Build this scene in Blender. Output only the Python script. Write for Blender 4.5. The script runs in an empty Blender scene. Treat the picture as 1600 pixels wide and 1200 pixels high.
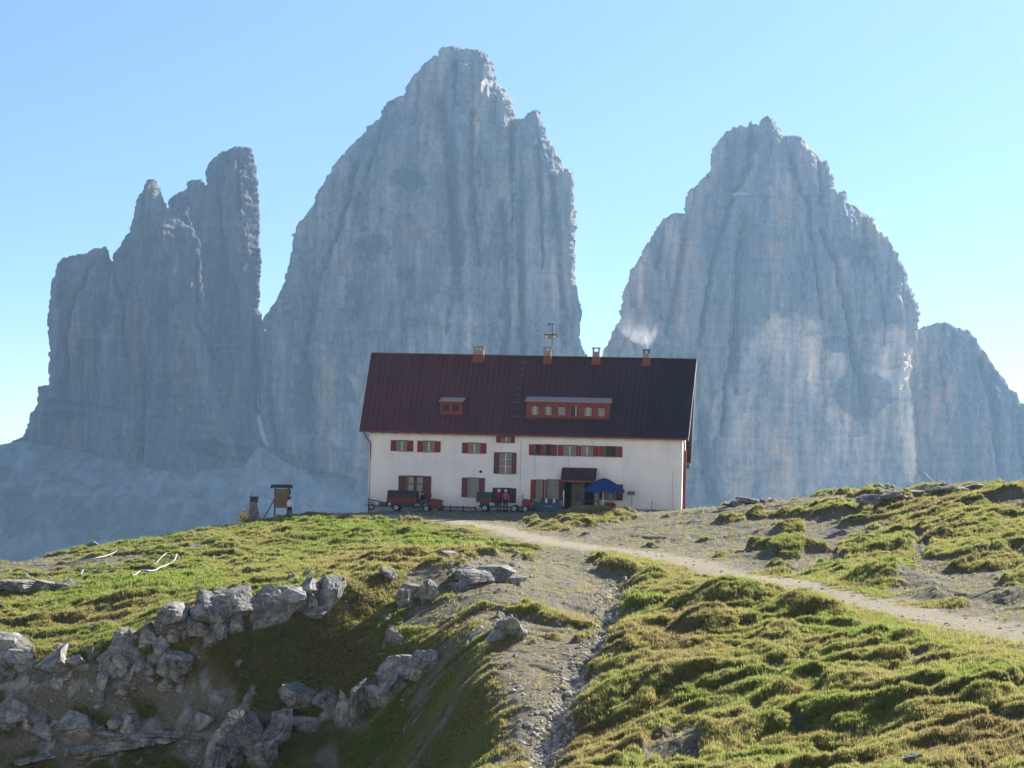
import bpy, math, random
import numpy as np
from mathutils import Vector, Matrix

R = math.radians
random.seed(7)
rng = np.random.default_rng(11)
scene = bpy.context.scene
C = scene.collection

# ------------------------------------------------------------------ camera
F = 2900.0                      # focal length in pixels of the 1600 px wide photograph
CAM = Vector((0, 0, 5.0))
PITCH = math.atan(100 / F)
ROLL = 0.025
fwd = Vector((0, math.cos(PITCH), math.sin(PITCH)))
up0 = Vector((0, -math.sin(PITCH), math.cos(PITCH)))
rt0 = Vector((1, 0, 0))
rt = rt0 * math.cos(ROLL) + up0 * math.sin(ROLL)
upv = up0 * math.cos(ROLL) - rt0 * math.sin(ROLL)
cam_d = bpy.data.cameras.new('camera')
cam = bpy.data.objects.new('camera', cam_d)
C.objects.link(cam)
m = Matrix((rt, upv, -fwd)).transposed().to_4x4()
m.translation = CAM
cam.matrix_world = m
cam_d.sensor_width = 36
cam_d.lens = 36 * F / 1600
cam_d.clip_start = 0.5
cam_d.clip_end = 60000
scene.camera = cam


def ray(px, py):
    d = fwd + rt * ((px - 800) / F) - upv * ((py - 600) / F)
    return d


def at(px, py, Y):
    d = ray(px, py)
    return CAM + d * (Y / d.y)


def proj(X, Y, Z):
    dx, dy, dz = X - CAM.x, Y - CAM.y, Z - CAM.z
    a = dx * fwd.x + dy * fwd.y + dz * fwd.z
    b = dx * rt.x + dy * rt.y + dz * rt.z
    c = dx * upv.x + dy * upv.y + dz * upv.z
    return 800 + F * b / a, 600 - F * c / a


# ------------------------------------------------------------------ sky, sun, exposure
SUN_EL, SUN_AZ = 30.0, 42.0
w = bpy.data.worlds.new('World')
scene.world = w
w.use_nodes = True
nt = w.node_tree
sky = nt.nodes.new('ShaderNodeTexSky')
sky.sky_type = 'NISHITA'
sky.sun_disc = False
sky.sun_elevation = R(SUN_EL)
sky.sun_rotation = R(SUN_AZ)
sky.altitude = 2400
sky.air_density = 0.75
sky.dust_density = 1.0
sky.ozone_density = 4.0
nt.links.new(sky.outputs[0], nt.nodes['Background'].inputs[0])
nt.nodes['Background'].inputs[1].default_value = 0.060
sd = bpy.data.lights.new('sun', 'SUN')
sd.energy = 5.0
sd.angle = R(0.53)
sd.color = (1.0, 0.94, 0.84)
sun = bpy.data.objects.new('sun', sd)
C.objects.link(sun)
svec = Vector((math.sin(R(SUN_AZ)) * math.cos(R(SUN_EL)), math.cos(R(SUN_AZ)) * math.cos(R(SUN_EL)), math.sin(R(SUN_EL))))
sun.rotation_euler = svec.to_track_quat('Z', 'Y').to_euler()
scene.view_settings.view_transform = 'Standard'
scene.view_settings.look = 'None'
scene.view_settings.exposure = 1.45
scene.view_settings.gamma = 1.0
scene.render.engine = 'CYCLES'
cy = scene.cycles
cy.use_denoising = True
cy.max_bounces = 6
cy.diffuse_bounces = 3
cy.transparent_max_bounces = 8
cy.volume_bounces = 1
cy.sample_clamp_indirect = 6


# ------------------------------------------------------------------ numpy noise
def _hash(ix, iy, seed):
    h = (ix.astype(np.int64) * 374761393 + iy.astype(np.int64) * 668265263 + seed * 1442695041) & 0xFFFFFFFF
    h = ((h ^ (h >> 13)) * 1274126177) & 0xFFFFFFFF
    return (h ^ (h >> 16)) & 0xFFFFFFFF


def perlin(x, y, seed=0):
    x = np.asarray(x, float); y = np.asarray(y, float)
    ix = np.floor(x); iy = np.floor(y)
    fx = x - ix; fy = y - iy
    u = fx * fx * fx * (fx * (fx * 6 - 15) + 10)
    v = fy * fy * fy * (fy * (fy * 6 - 15) + 10)
    def g(i, j):
        a = _hash(ix + i, iy + j, seed) * (2 * np.pi / 4294967296.0)
        return np.cos(a) * (fx - i) + np.sin(a) * (fy - j)
    n = (g(0, 0) * (1 - u) + g(1, 0) * u) * (1 - v) + (g(0, 1) * (1 - u) + g(1, 1) * u) * v
    return n * 1.5


def fbm(x, y, octv=4, seed=0, gain=0.5):
    s = 0; a = 1.0; t = 0
    for k in range(octv):
        s = s + a * perlin(x * 2 ** k + 17.3 * k, y * 2 ** k - 9.1 * k, seed + k)
        t += a; a *= gain
    return s / t


def sstep(a, b, x):
    t = np.clip((x - a) / (b - a), 0, 1)
    return t * t * (3 - 2 * t)


def seg_dist(PX, PY, pts):
    d = np.full(np.shape(PX), 1e9)
    for (x0, y0), (x1, y1) in zip(pts[:-1], pts[1:]):
        dx, dy = x1 - x0, y1 - y0
        t = np.clip(((PX - x0) * dx + (PY - y0) * dy) / (dx * dx + dy * dy + 1e-9), 0, 1)
        d = np.minimum(d, np.hypot(PX - x0 - t * dx, PY - y0 - t * dy))
    return d


# ------------------------------------------------------------------ materials
def mat(name):
    mt = bpy.data.materials.new(name)
    mt.use_nodes = True
    return mt, mt.node_tree, mt.node_tree.nodes['Principled BSDF']


def N(t, kind, **kw):
    n = t.nodes.new(kind)
    for k, v in kw.items():
        setattr(n, k, v)
    return n


def simple(name, col, rough=0.7, metal=0.0, var=0.12, scale=3.0, bump=0.0, spec=0.3):
    mt, t, p = mat(name)
    tc = N(t, 'ShaderNodeTexCoord')
    nz = N(t, 'ShaderNodeTexNoise'); nz.inputs['Scale'].default_value = scale; nz.inputs['Detail'].default_value = 6
    t.links.new(tc.outputs['Object'], nz.inputs['Vector'])
    rp = N(t, 'ShaderNodeValToRGB')
    rp.color_ramp.elements[0].position = 0.3
    rp.color_ramp.elements[1].position = 0.7
    rp.color_ramp.elements[0].color = [c * (1 - var) for c in col] + [1]
    rp.color_ramp.elements[1].color = [min(1, c * (1 + var)) for c in col] + [1]
    t.links.new(nz.outputs['Fac'], rp.inputs[0])
    t.links.new(rp.outputs[0], p.inputs['Base Color'])
    p.inputs['Roughness'].default_value = rough
    p.inputs['Metallic'].default_value = metal
    p.inputs['Specular IOR Level'].default_value = spec
    if bump:
        b = N(t, 'ShaderNodeBump'); b.inputs['Strength'].default_value = bump
        b.inputs['Distance'].default_value = 0.05
        t.links.new(nz.outputs['Fac'], b.inputs['Height'])
        t.links.new(b.outputs[0], p.inputs['Normal'])
    return mt


M = {}
M['plaster'] = simple('plaster', (0.90, 0.89, 0.87), 0.9, var=0.07, scale=0.9, bump=0.1)
mt, t, p = mat('stained_plaster')
tc = N(t, 'ShaderNodeTexCoord'); mp = N(t, 'ShaderNodeMapping'); mp.inputs['Scale'].default_value = (.9, .9, .25)
t.links.new(tc.outputs['Object'], mp.inputs[0])
n1 = N(t, 'ShaderNodeTexNoise'); n1.inputs['Scale'].default_value = 1.3; n1.inputs['Detail'].default_value = 8; n1.inputs['Roughness'].default_value = .65
n2 = N(t, 'ShaderNodeTexNoise'); n2.inputs['Scale'].default_value = .45; n2.inputs['Detail'].default_value = 5
t.links.new(mp.outputs[0], n1.inputs['Vector']); t.links.new(tc.outputs['Object'], n2.inputs['Vector'])
r1 = N(t, 'ShaderNodeValToRGB'); r1.color_ramp.elements[0].position = .30; r1.color_ramp.elements[0].color = (.80, .79, .76, 1); r1.color_ramp.elements[1].position = .50; r1.color_ramp.elements[1].color = (.90, .89, .87, 1)
r2 = N(t, 'ShaderNodeValToRGB'); r2.color_ramp.elements[0].position = .35; r2.color_ramp.elements[0].color = (.86, .86, .88, 1); r2.color_ramp.elements[1].position = .65; r2.color_ramp.elements[1].color = (1, .99, .95, 1)
t.links.new(n1.outputs['Fac'], r1.inputs[0]); t.links.new(n2.outputs['Fac'], r2.inputs[0])
mx = N(t, 'ShaderNodeMix', data_type='RGBA', blend_type='MULTIPLY'); mx.inputs['Factor'].default_value = 1
t.links.new(r1.outputs[0], mx.inputs['A']); t.links.new(r2.outputs[0], mx.inputs['B']); t.links.new(mx.outputs['Result'], p.inputs['Base Color'])
p.inputs['Roughness'].default_value = .95
M['plaster'] = mt
M['shutter'] = simple('shutter_red', (0.21, 0.03, 0.035), 0.6, var=0.25, scale=4)
M['shutter_dark'] = simple('shutter_maroon', (0.13, 0.045, 0.045), 0.6, var=0.25, scale=4)
M['redwood'] = simple('red_painted_wood', (0.21, 0.052, 0.036), 0.6, var=0.25, scale=5)
M['whitepaint'] = simple('white_paint', (0.78, 0.78, 0.75), 0.5, var=0.04)
M['greyframe'] = simple('grey_wood', (0.30, 0.29, 0.26), 0.7)
M['curtain'] = simple('curtain', (0.62, 0.60, 0.54), 0.9, var=0.1, scale=8)
M['dark'] = simple('dark_interior', (0.02, 0.022, 0.025), 0.9)
M['darkwood'] = simple('dark_wood', (0.06, 0.045, 0.035), 0.8, var=0.3)
M['wood'] = simple('weathered_wood', (0.20, 0.14, 0.085), 0.85, var=0.3, scale=6)
M['greywood'] = simple('grey_weathered_wood', (0.22, 0.19, 0.15), 0.85, var=0.3, scale=6)
M['gutter'] = simple('gutter_red', (0.22, 0.05, 0.04), 0.45, var=0.15)
M['metalw'] = simple('bright_metal', (0.72, 0.72, 0.70), 0.4, metal=0.3, var=0.05)
M['metald'] = simple('dark_metal', (0.05, 0.055, 0.06), 0.5, metal=0.5)
M['steel'] = simple('steel', (0.35, 0.36, 0.37), 0.45, metal=0.7)
M['masonry'] = simple('chimney_masonry', (0.28, 0.25, 0.22), 0.9, var=0.3, scale=12, bump=0.3)
M['chimred'] = simple('chimney_flashing', (0.20, 0.05, 0.035), 0.5)
M['blue'] = simple('blue_fabric', (0.008, 0.05, 0.17), 0.8, var=0.15)
M['vred'] = simple('vehicle_red', (0.17, 0.022, 0.02), 0.45, var=0.15)
M['vgreen'] = simple('green_tarpaulin', (0.02, 0.09, 0.065), 0.7, var=0.2)
M['vgrey'] = simple('dark_boards', (0.045, 0.045, 0.045), 0.8, var=0.3)
M['tyre'] = simple('rubber', (0.02, 0.02, 0.022), 0.9)
M['rim'] = simple('rim_grey', (0.35, 0.38, 0.40), 0.5)
M['bluebox'] = simple('blue_grey_paint', (0.05, 0.10, 0.16), 0.7, var=0.2)
M['skin'] = simple('skin', (0.45, 0.25, 0.17), 0.6)
M['hair'] = simple('hair', (0.02, 0.015, 0.01), 0.6)
M['clothdark'] = simple('dark_cloth', (0.02, 0.03, 0.045), 0.9)
M['clothteal'] = simple('teal_cloth', (0.05, 0.12, 0.15), 0.9)
M['clothred'] = simple('red_cloth', (0.35, 0.02, 0.05), 0.9)
M['clothpink'] = simple('pink_cloth', (0.42, 0.10, 0.17), 0.9)
M['clothwhite'] = simple('white_cloth', (0.75, 0.76, 0.80), 0.9)
M['clothnavy'] = simple('navy_cloth', (0.012, 0.03, 0.10), 0.9)
M['clothyellow'] = simple('yellow_cloth', (0.75, 0.48, 0.05), 0.9)
M['plasticwhite'] = simple('white_pipe', (0.36, 0.36, 0.33), 0.45, var=0.05)
M['pipegreen'] = simple('grey_green_hose', (0.34, 0.38, 0.31), 0.5)
M['flower'] = simple('orange_flowers', (0.55, 0.20, 0.05), 0.8, var=0.5, scale=20)
M['stone'] = simple('loose_stone', (0.40, 0.385, 0.35), 0.9, var=0.4, scale=0.7)
M['sand'] = simple('stone_mortar', (0.36, 0.28, 0.24), 0.9, var=0.35, scale=9, bump=0.5)

# pane: thin glass, half see-through
mt, t, p = mat('pane_glass')
p.inputs['Base Color'].default_value = (0.03, 0.035, 0.04, 1)
p.inputs['Roughness'].default_value = 0.08
p.inputs['Alpha'].default_value = 0.35
M['glass'] = mt

# metal roof: dark red paint, redder and paler toward one end
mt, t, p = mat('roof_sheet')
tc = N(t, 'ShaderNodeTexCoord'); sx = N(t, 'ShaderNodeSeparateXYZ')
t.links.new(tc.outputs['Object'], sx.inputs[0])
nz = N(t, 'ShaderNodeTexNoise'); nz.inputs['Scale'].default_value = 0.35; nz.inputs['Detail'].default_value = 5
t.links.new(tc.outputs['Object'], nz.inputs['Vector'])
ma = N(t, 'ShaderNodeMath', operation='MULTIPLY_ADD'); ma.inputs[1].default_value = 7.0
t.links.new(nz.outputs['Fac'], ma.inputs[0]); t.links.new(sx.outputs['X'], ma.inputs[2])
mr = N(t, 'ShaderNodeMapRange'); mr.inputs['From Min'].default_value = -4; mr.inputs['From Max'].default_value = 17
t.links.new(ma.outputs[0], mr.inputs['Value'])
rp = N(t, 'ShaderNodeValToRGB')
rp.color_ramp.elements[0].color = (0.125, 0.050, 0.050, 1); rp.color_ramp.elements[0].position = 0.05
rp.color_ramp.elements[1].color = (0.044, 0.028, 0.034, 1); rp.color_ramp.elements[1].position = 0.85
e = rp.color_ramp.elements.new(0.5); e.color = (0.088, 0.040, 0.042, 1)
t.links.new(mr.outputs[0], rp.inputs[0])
n2 = N(t, 'ShaderNodeTexNoise'); n2.inputs['Scale'].default_value = 1.0; n2.inputs['Detail'].default_value = 4
mp = N(t, 'ShaderNodeMapping'); mp.inputs['Scale'].default_value = (2.4, 0.25, 0.25)
t.links.new(tc.outputs['Object'], mp.inputs[0]); t.links.new(mp.outputs[0], n2.inputs['Vector'])
mx = N(t, 'ShaderNodeMix', data_type='RGBA', blend_type='MULTIPLY'); mx.inputs['Factor'].default_value = 0.5
t.links.new(rp.outputs[0], mx.inputs['A'])
r2 = N(t, 'ShaderNodeValToRGB'); r2.color_ramp.elements[0].position = 0.3; r2.color_ramp.elements[1].position = 0.7
r2.color_ramp.elements[0].color = (0.6, 0.6, 0.6, 1); r2.color_ramp.elements[1].color = (1.3, 1.25, 1.25, 1)
t.links.new(n2.outputs['Fac'], r2.inputs[0]); t.links.new(r2.outputs[0], mx.inputs['B'])
t.links.new(mx.outputs['Result'], p.inputs['Base Color'])
p.inputs['Roughness'].default_value = 0.45
p.inputs['Specular IOR Level'].default_value = 0.35
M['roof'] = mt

# cliff rock (mountains): coordinates in metres, tint attributes from the builder
mt, t, p = mat('dolomite_wall')
tc = N(t, 'ShaderNodeTexCoord')
mp = N(t, 'ShaderNodeMapping'); mp.inputs['Scale'].default_value = (0.035, 0.012, 0.009)
t.links.new(tc.outputs['Object'], mp.inputs[0])
n1 = N(t, 'ShaderNodeTexNoise'); n1.inputs['Scale'].default_value = 1; n1.inputs['Detail'].default_value = 9; n1.inputs['Roughness'].default_value = 0.62; n1.inputs['Distortion'].default_value = 0.4
t.links.new(mp.outputs[0], n1.inputs['Vector'])
rp = N(t, 'ShaderNodeValToRGB')
rp.color_ramp.elements[0].position = 0.34; rp.color_ramp.elements[0].color = (0.13, 0.14, 0.15, 1)
rp.color_ramp.elements[1].position = 0.68; rp.color_ramp.elements[1].color = (0.46, 0.36, 0.27, 1)
e = rp.color_ramp.elements.new(0.5); e.color = (0.27, 0.26, 0.245, 1)
t.links.new(n1.outputs['Fac'], rp.inputs[0])
mp2 = N(t, 'ShaderNodeMapping'); mp2.inputs['Scale'].default_value = (0.12, 0.05, 0.014)
t.links.new(tc.outputs['Object'], mp2.inputs[0])
n2 = N(t, 'ShaderNodeTexNoise'); n2.inputs['Scale'].default_value = 1; n2.inputs['Detail'].default_value = 6
t.links.new(mp2.outputs[0], n2.inputs['Vector'])
mp3 = N(t, 'ShaderNodeMapping'); mp3.inputs['Scale'].default_value = (0.012, 0.01, 0.16)
t.links.new(tc.outputs['Object'], mp3.inputs[0])
n3 = N(t, 'ShaderNodeTexNoise'); n3.inputs['Scale'].default_value = 1; n3.inputs['Detail'].default_value = 5
t.links.new(mp3.outputs[0], n3.inputs['Vector'])
ad = N(t, 'ShaderNodeMath', operation='MULTIPLY_ADD'); ad.inputs[1].default_value = 0.3; t.links.new(n3.outputs['Fac'], ad.inputs[0]); t.links.new(n2.outputs['Fac'], ad.inputs[2])
r2 = N(t, 'ShaderNodeMapRange'); r2.inputs['From Min'].default_value = 0.47; r2.inputs['From Max'].default_value = 0.83; r2.inputs['To Min'].default_value = 0.62; r2.inputs['To Max'].default_value = 1.38
t.links.new(ad.outputs[0], r2.inputs['Value'])
mx = N(t, 'ShaderNodeMix', data_type='RGBA', blend_type='MULTIPLY'); mx.inputs['Factor'].default_value = 1
t.links.new(rp.outputs[0], mx.inputs['A']); t.links.new(r2.outputs[0], mx.inputs['B'])
at1 = N(t, 'ShaderNodeAttribute', attribute_name='tint')
mx2 = N(t, 'ShaderNodeMix', data_type='RGBA', blend_type='MULTIPLY'); mx2.inputs['Factor'].default_value = 1
t.links.new(mx.outputs['Result'], mx2.inputs['A']); t.links.new(at1.outputs['Color'], mx2.inputs['B'])
t.links.new(mx2.outputs['Result'], p.inputs['Base Color'])
mp4 = N(t, 'ShaderNodeMapping'); mp4.inputs['Scale'].default_value = (0.16, 0.12, 0.10); t.links.new(tc.outputs['Object'], mp4.inputs[0])
n4 = N(t, 'ShaderNodeTexNoise'); n4.inputs['Scale'].default_value = 1; n4.inputs['Detail'].default_value = 8; n4.inputs['Roughness'].default_value = 0.7
t.links.new(mp4.outputs[0], n4.inputs['Vector'])
b = N(t, 'ShaderNodeBump'); b.inputs['Strength'].default_value = 1.0; b.inputs['Distance'].default_value = 9.0
t.links.new(n4.outputs['Fac'], b.inputs['Height']); t.links.new(b.outputs[0], p.inputs['Normal'])
p.inputs['Roughness'].default_value = 0.95
p.inputs['Specular IOR Level'].default_value = 0.1
M['cliff'] = mt

# far scree
mt, t, p = mat('scree')
tc = N(t, 'ShaderNodeTexCoord')
mp = N(t, 'ShaderNodeMapping'); mp.inputs['Scale'].default_value = (0.07, 0.02, 0.02)
t.links.new(tc.outputs['Object'], mp.inputs[0])
n1 = N(t, 'ShaderNodeTexNoise'); n1.inputs['Scale'].default_value = 1; n1.inputs['Detail'].default_value = 9; n1.inputs['Roughness'].default_value = 0.65
t.links.new(mp.outputs[0], n1.inputs['Vector'])
rp = N(t, 'ShaderNodeValToRGB')
rp.color_ramp.elements[0].position = 0.38; rp.color_ramp.elements[0].color = (0.17, 0.17, 0.15, 1)
rp.color_ramp.elements[1].position = 0.66; rp.color_ramp.elements[1].color = (0.38, 0.36, 0.33, 1)
t.links.new(n1.outputs['Fac'], rp.inputs[0])
at1 = N(t, 'ShaderNodeAttribute', attribute_name='tint')
mx2 = N(t, 'ShaderNodeMix', data_type='RGBA', blend_type='MULTIPLY'); mx2.inputs['Factor'].default_value = 1
t.links.new(rp.outputs[0], mx2.inputs['A']); t.links.new(at1.outputs['Color'], mx2.inputs['B'])
t.links.new(mx2.outputs['Result'], p.inputs['Base Color'])
p.inputs['Roughness'].default_value = 1.0
M['scree'] = mt

M['palescree'] = simple('pale_scree', (0.42, 0.41, 0.40), 0.95, var=0.25, scale=0.05)  # paleness set for the light bounced by the added slope behind the camera
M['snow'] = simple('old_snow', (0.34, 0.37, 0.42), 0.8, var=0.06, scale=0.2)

# boulders and outcrops
mt, t, p = mat('limestone')
tc = N(t, 'ShaderNodeTexCoord')
n1 = N(t, 'ShaderNodeTexNoise'); n1.inputs['Scale'].default_value = 1.3; n1.inputs['Detail'].default_value = 9; n1.inputs['Roughness'].default_value = 0.65
t.links.new(tc.outputs['Object'], n1.inputs['Vector'])
rp = N(t, 'ShaderNodeValToRGB')
rp.color_ramp.elements[0].position = 0.30; rp.color_ramp.elements[0].color = (0.10, 0.10, 0.085, 1)
rp.color_ramp.elements[1].position = 0.64; rp.color_ramp.elements[1].color = (0.46, 0.43, 0.39, 1)
e = rp.color_ramp.elements.new(0.47); e.color = (0.25, 0.245, 0.225, 1)
t.links.new(n1.outputs['Fac'], rp.inputs[0])
nf = N(t, 'ShaderNodeTexNoise'); nf.inputs['Scale'].default_value = 9; nf.inputs['Detail'].default_value = 8; nf.inputs['Roughness'].default_value = .75
t.links.new(tc.outputs['Object'], nf.inputs['Vector'])
vo = N(t, 'ShaderNodeTexVoronoi', feature='DISTANCE_TO_EDGE'); vo.inputs['Scale'].default_value = 1.5
nd = N(t, 'ShaderNodeVectorMath', operation='MULTIPLY_ADD'); nd.inputs[1].default_value = (.5, .5, .5)
t.links.new(nf.outputs['Color'], nd.inputs[0]); t.links.new(tc.outputs['Object'], nd.inputs[2]); t.links.new(nd.outputs[0], vo.inputs['Vector'])
cr1 = N(t, 'ShaderNodeMapRange'); cr1.inputs['From Max'].default_value = .045; cr1.inputs['To Min'].default_value = .25; cr1.inputs['To Max'].default_value = 1.0
t.links.new(vo.outputs['Distance'], cr1.inputs['Value'])
fr1 = N(t, 'ShaderNodeMapRange'); fr1.inputs['From Min'].default_value = .32; fr1.inputs['From Max'].default_value = .68; fr1.inputs['To Min'].default_value = .5; fr1.inputs['To Max'].default_value = 1.3
t.links.new(nf.outputs['Fac'], fr1.inputs['Value'])
mm = N(t, 'ShaderNodeMath', operation='MULTIPLY'); t.links.new(cr1.outputs[0], mm.inputs[0]); t.links.new(fr1.outputs[0], mm.inputs[1])
mxr = N(t, 'ShaderNodeMix', data_type='RGBA', blend_type='MULTIPLY'); mxr.inputs['Factor'].default_value = 1
t.links.new(rp.outputs[0], mxr.inputs['A']); t.links.new(mm.outputs[0], mxr.inputs['B'])
t.links.new(mxr.outputs['Result'], p.inputs['Base Color'])
v = N(t, 'ShaderNodeTexNoise'); v.inputs['Scale'].default_value = 7; v.inputs['Detail'].default_value = 8
t.links.new(tc.outputs['Object'], v.inputs['Vector'])
b = N(t, 'ShaderNodeBump'); b.inputs['Strength'].default_value = 0.8; b.inputs['Distance'].default_value = 0.06
t.links.new(v.outputs['Fac'], b.inputs['Height']); t.links.new(b.outputs[0], p.inputs['Normal'])
p.inputs['Roughness'].default_value = 0.95
M['rock'] = mt

# near ground: grass / gravel / path / rock by attribute
mt, t, p = mat('alpine_ground')
L = t.links.new
tc = N(t, 'ShaderNodeTexCoord')


def noise(scale, det=5, rough=0.55, vec=None):
    n = N(t, 'ShaderNodeTexNoise'); n.inputs['Scale'].default_value = scale; n.inputs['Detail'].default_value = det; n.inputs['Roughness'].default_value = rough
    L(vec or tc.outputs['Object'], n.inputs['Vector'])
    return n.outputs['Fac']


def ramp(fac, stops):
    r_ = N(t, 'ShaderNodeValToRGB')
    els = r_.color_ramp.elements
    els[0].position, els[0].color = stops[0][0], (*stops[0][1], 1)
    els[1].position, els[1].color = stops[-1][0], (*stops[-1][1], 1)
    for q, c_ in stops[1:-1]:
        e_ = els.new(q); e_.color = (*c_, 1)
    L(fac, r_.inputs[0])
    return r_.outputs[0]


def mixc(f, a_, b_):
    x_ = N(t, 'ShaderNodeMix', data_type='RGBA')
    L(f, x_.inputs['Factor']); L(a_, x_.inputs['A']); L(b_, x_.inputs['B'])
    return x_.outputs['Result']


def attr(nm):
    a_ = N(t, 'ShaderNodeAttribute', attribute_name=nm)
    return a_.outputs['Fac']


gcol = ramp(noise(0.9, 8, 0.65), [(0.3, (0.05, 0.06, 0.02)), (0.48, (0.09, 0.095, 0.03)), (0.6, (0.13, 0.115, 0.045)), (0.75, (0.15, 0.11, 0.055))])
grcol = ramp(noise(9, 8, 0.75), [(0.3, (0.09, 0.08, 0.055)), (0.5, (0.20, 0.178, 0.13)), (0.72, (0.37, 0.335, 0.26))])
pcol = ramp(noise(6, 6, 0.7), [(0.3, (0.26, 0.225, 0.16)), (0.55, (0.40, 0.35, 0.255)), (0.75, (0.54, 0.48, 0.36))])
rcol = ramp(noise(1.6, 9, 0.7), [(0.34, (0.10, 0.10, 0.09)), (0.48, (0.25, 0.24, 0.22)), (0.64, (0.40, 0.385, 0.36))])
c = mixc(attr('grass'), grcol, gcol)
c = mixc(attr('rock'), c, rcol)
c = mixc(attr('path'), c, pcol)
L(c, p.inputs['Base Color'])
b = N(t, 'ShaderNodeBump'); b.inputs['Strength'].default_value = 1.0; b.inputs['Distance'].default_value = 0.12
L(noise(7, 9, 0.75), b.inputs['Height']); L(b.outputs[0], p.inputs['Normal'])
p.inputs['Roughness'].default_value = 0.95
p.inputs['Specular IOR Level'].default_value = 0.15
M['ground'] = mt

# grass blades
mt = bpy.data.materials.new('grass_blades'); mt.use_nodes = True
t = mt.node_tree; t.nodes.clear(); L = t.links.new
out = N(t, 'ShaderNodeOutputMaterial')
a1 = N(t, 'ShaderNodeAttribute', attribute_name='tone', attribute_type='INSTANCER')
rp = N(t, 'ShaderNodeValToRGB')
cr = rp.color_ramp
cr.elements[0].position = 0.0; cr.elements[0].color = (0.33, 0.27, 0.13, 1)
cr.elements[1].position = 1.0; cr.elements[1].color = (0.27, 0.37, 0.07, 1)
for q, cc in ((0.25, (0.39, 0.34, 0.14)), (0.5, (0.35, 0.355, 0.12)), (0.75, (0.265, 0.32, 0.085))):
    e = cr.elements.new(q); e.color = (*cc, 1)
L(a1.outputs['Fac'], rp.inputs[0])
d1 = N(t, 'ShaderNodeBsdfDiffuse'); d2 = N(t, 'ShaderNodeBsdfTranslucent'); ms = N(t, 'ShaderNodeMixShader')
ms.inputs[0].default_value = 0.66
L(rp.outputs[0], d1.inputs[0]); L(rp.outputs[0], d2.inputs[0])
L(d1.outputs[0], ms.inputs[1]); L(d2.outputs[0], ms.inputs[2]); L(ms.outputs[0], out.inputs[0])
M['blade'] = mt


# ------------------------------------------------------------------ object helpers
def link(o, parent=None):
    C.objects.link(o)
    if parent:
        o.parent = parent
    return o


def tag(o, label=None, cat=None, group=None, kind=None):
    if label: o['label'] = label
    if cat: o['category'] = cat
    if group: o['group'] = group
    if kind: o['kind'] = kind
    return o


def thing(name, label, cat, loc=(0, 0, 0), rz=0.0, group=None):
    o = bpy.data.objects.new(name, None)
    o.empty_display_size = 0.3
    C.objects.link(o)
    o.location = loc
    o.rotation_euler = (0, 0, rz)
    return tag(o, label, cat, group)


class MB:
    def __init__(s):
        s.v = []; s.f = []; s.m = []

    def add(s, vs, fs, mi=0):
        o = len(s.v)
        s.v += [tuple(q) for q in vs]
        s.f += [tuple(i + o for i in f) for f in fs]
        s.m += [mi] * len(fs)

    def box(s, x0, x1, y0, y1, z0, z1, mi=0):
        s.add([(x0, y0, z0), (x1, y0, z0), (x1, y1, z0), (x0, y1, z0), (x0, y0, z1), (x1, y0, z1), (x1, y1, z1), (x0, y1, z1)],
              [(0, 3, 2, 1), (4, 5, 6, 7), (0, 1, 5, 4), (1, 2, 6, 5), (2, 3, 7, 6), (3, 0, 4, 7)], mi)

    def quad(s, a, b, c_, d, mi=0):
        s.add([a, b, c_, d], [(0, 1, 2, 3)], mi)

    def slab(s, pts, off, mi=0):
        """polygon pts extruded by vector off"""
        n = len(pts)
        q = [tuple(Vector(p_) + Vector(off)) for p_ in pts]
        s.add(list(pts) + q, [tuple(range(n)), tuple(range(2 * n - 1, n - 1, -1))] + [(i, i + n, (i + 1) % n + n, (i + 1) % n) for i in range(n)], mi)

    def tube(s, pts, r, n=8, mi=0, cap=True):
        pts = [Vector(q) for q in pts]
        rr = r if isinstance(r, (list, tuple)) else [r] * len(pts)
        rings = []
        for i, q in enumerate(pts):
            d = (pts[min(i + 1, len(pts) - 1)] - pts[max(i - 1, 0)]).normalized()
            a = d.cross(Vector((0, 0, 1)))
            if a.length < 1e-3: a = d.cross(Vector((1, 0, 0)))
            a.normalize(); b_ = d.cross(a).normalized()
            rings.append([q + (a * math.cos(2 * math.pi * k / n) + b_ * math.sin(2 * math.pi * k / n)) * rr[i] for k in range(n)])
        vs = [v_ for rg in rings for v_ in rg]
        fs = []
        for i in range(len(pts) - 1):
            for k in range(n):
                fs.append((i * n + k, i * n + (k + 1) % n, (i + 1) * n + (k + 1) % n, (i + 1) * n + k))
        if cap:
            fs.append(tuple(range(n - 1, -1, -1))); fs.append(tuple((len(pts) - 1) * n + k for k in range(n)))
        s.add(vs, fs, mi)

    def build(s, name, mats, parent=None, smooth=False):
        me = bpy.data.meshes.new(name)
        me.from_pydata(s.v, [], s.f)
        if not isinstance(mats, (list, tuple)): mats = [mats]
        for q in mats: me.materials.append(q)
        me.polygons.foreach_set('material_index', s.m)
        if smooth: me.polygons.foreach_set('use_smooth', [True] * len(s.f))
        me.validate(); me.update()
        o = bpy.data.objects.new(name, me)
        return link(o, parent)


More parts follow.
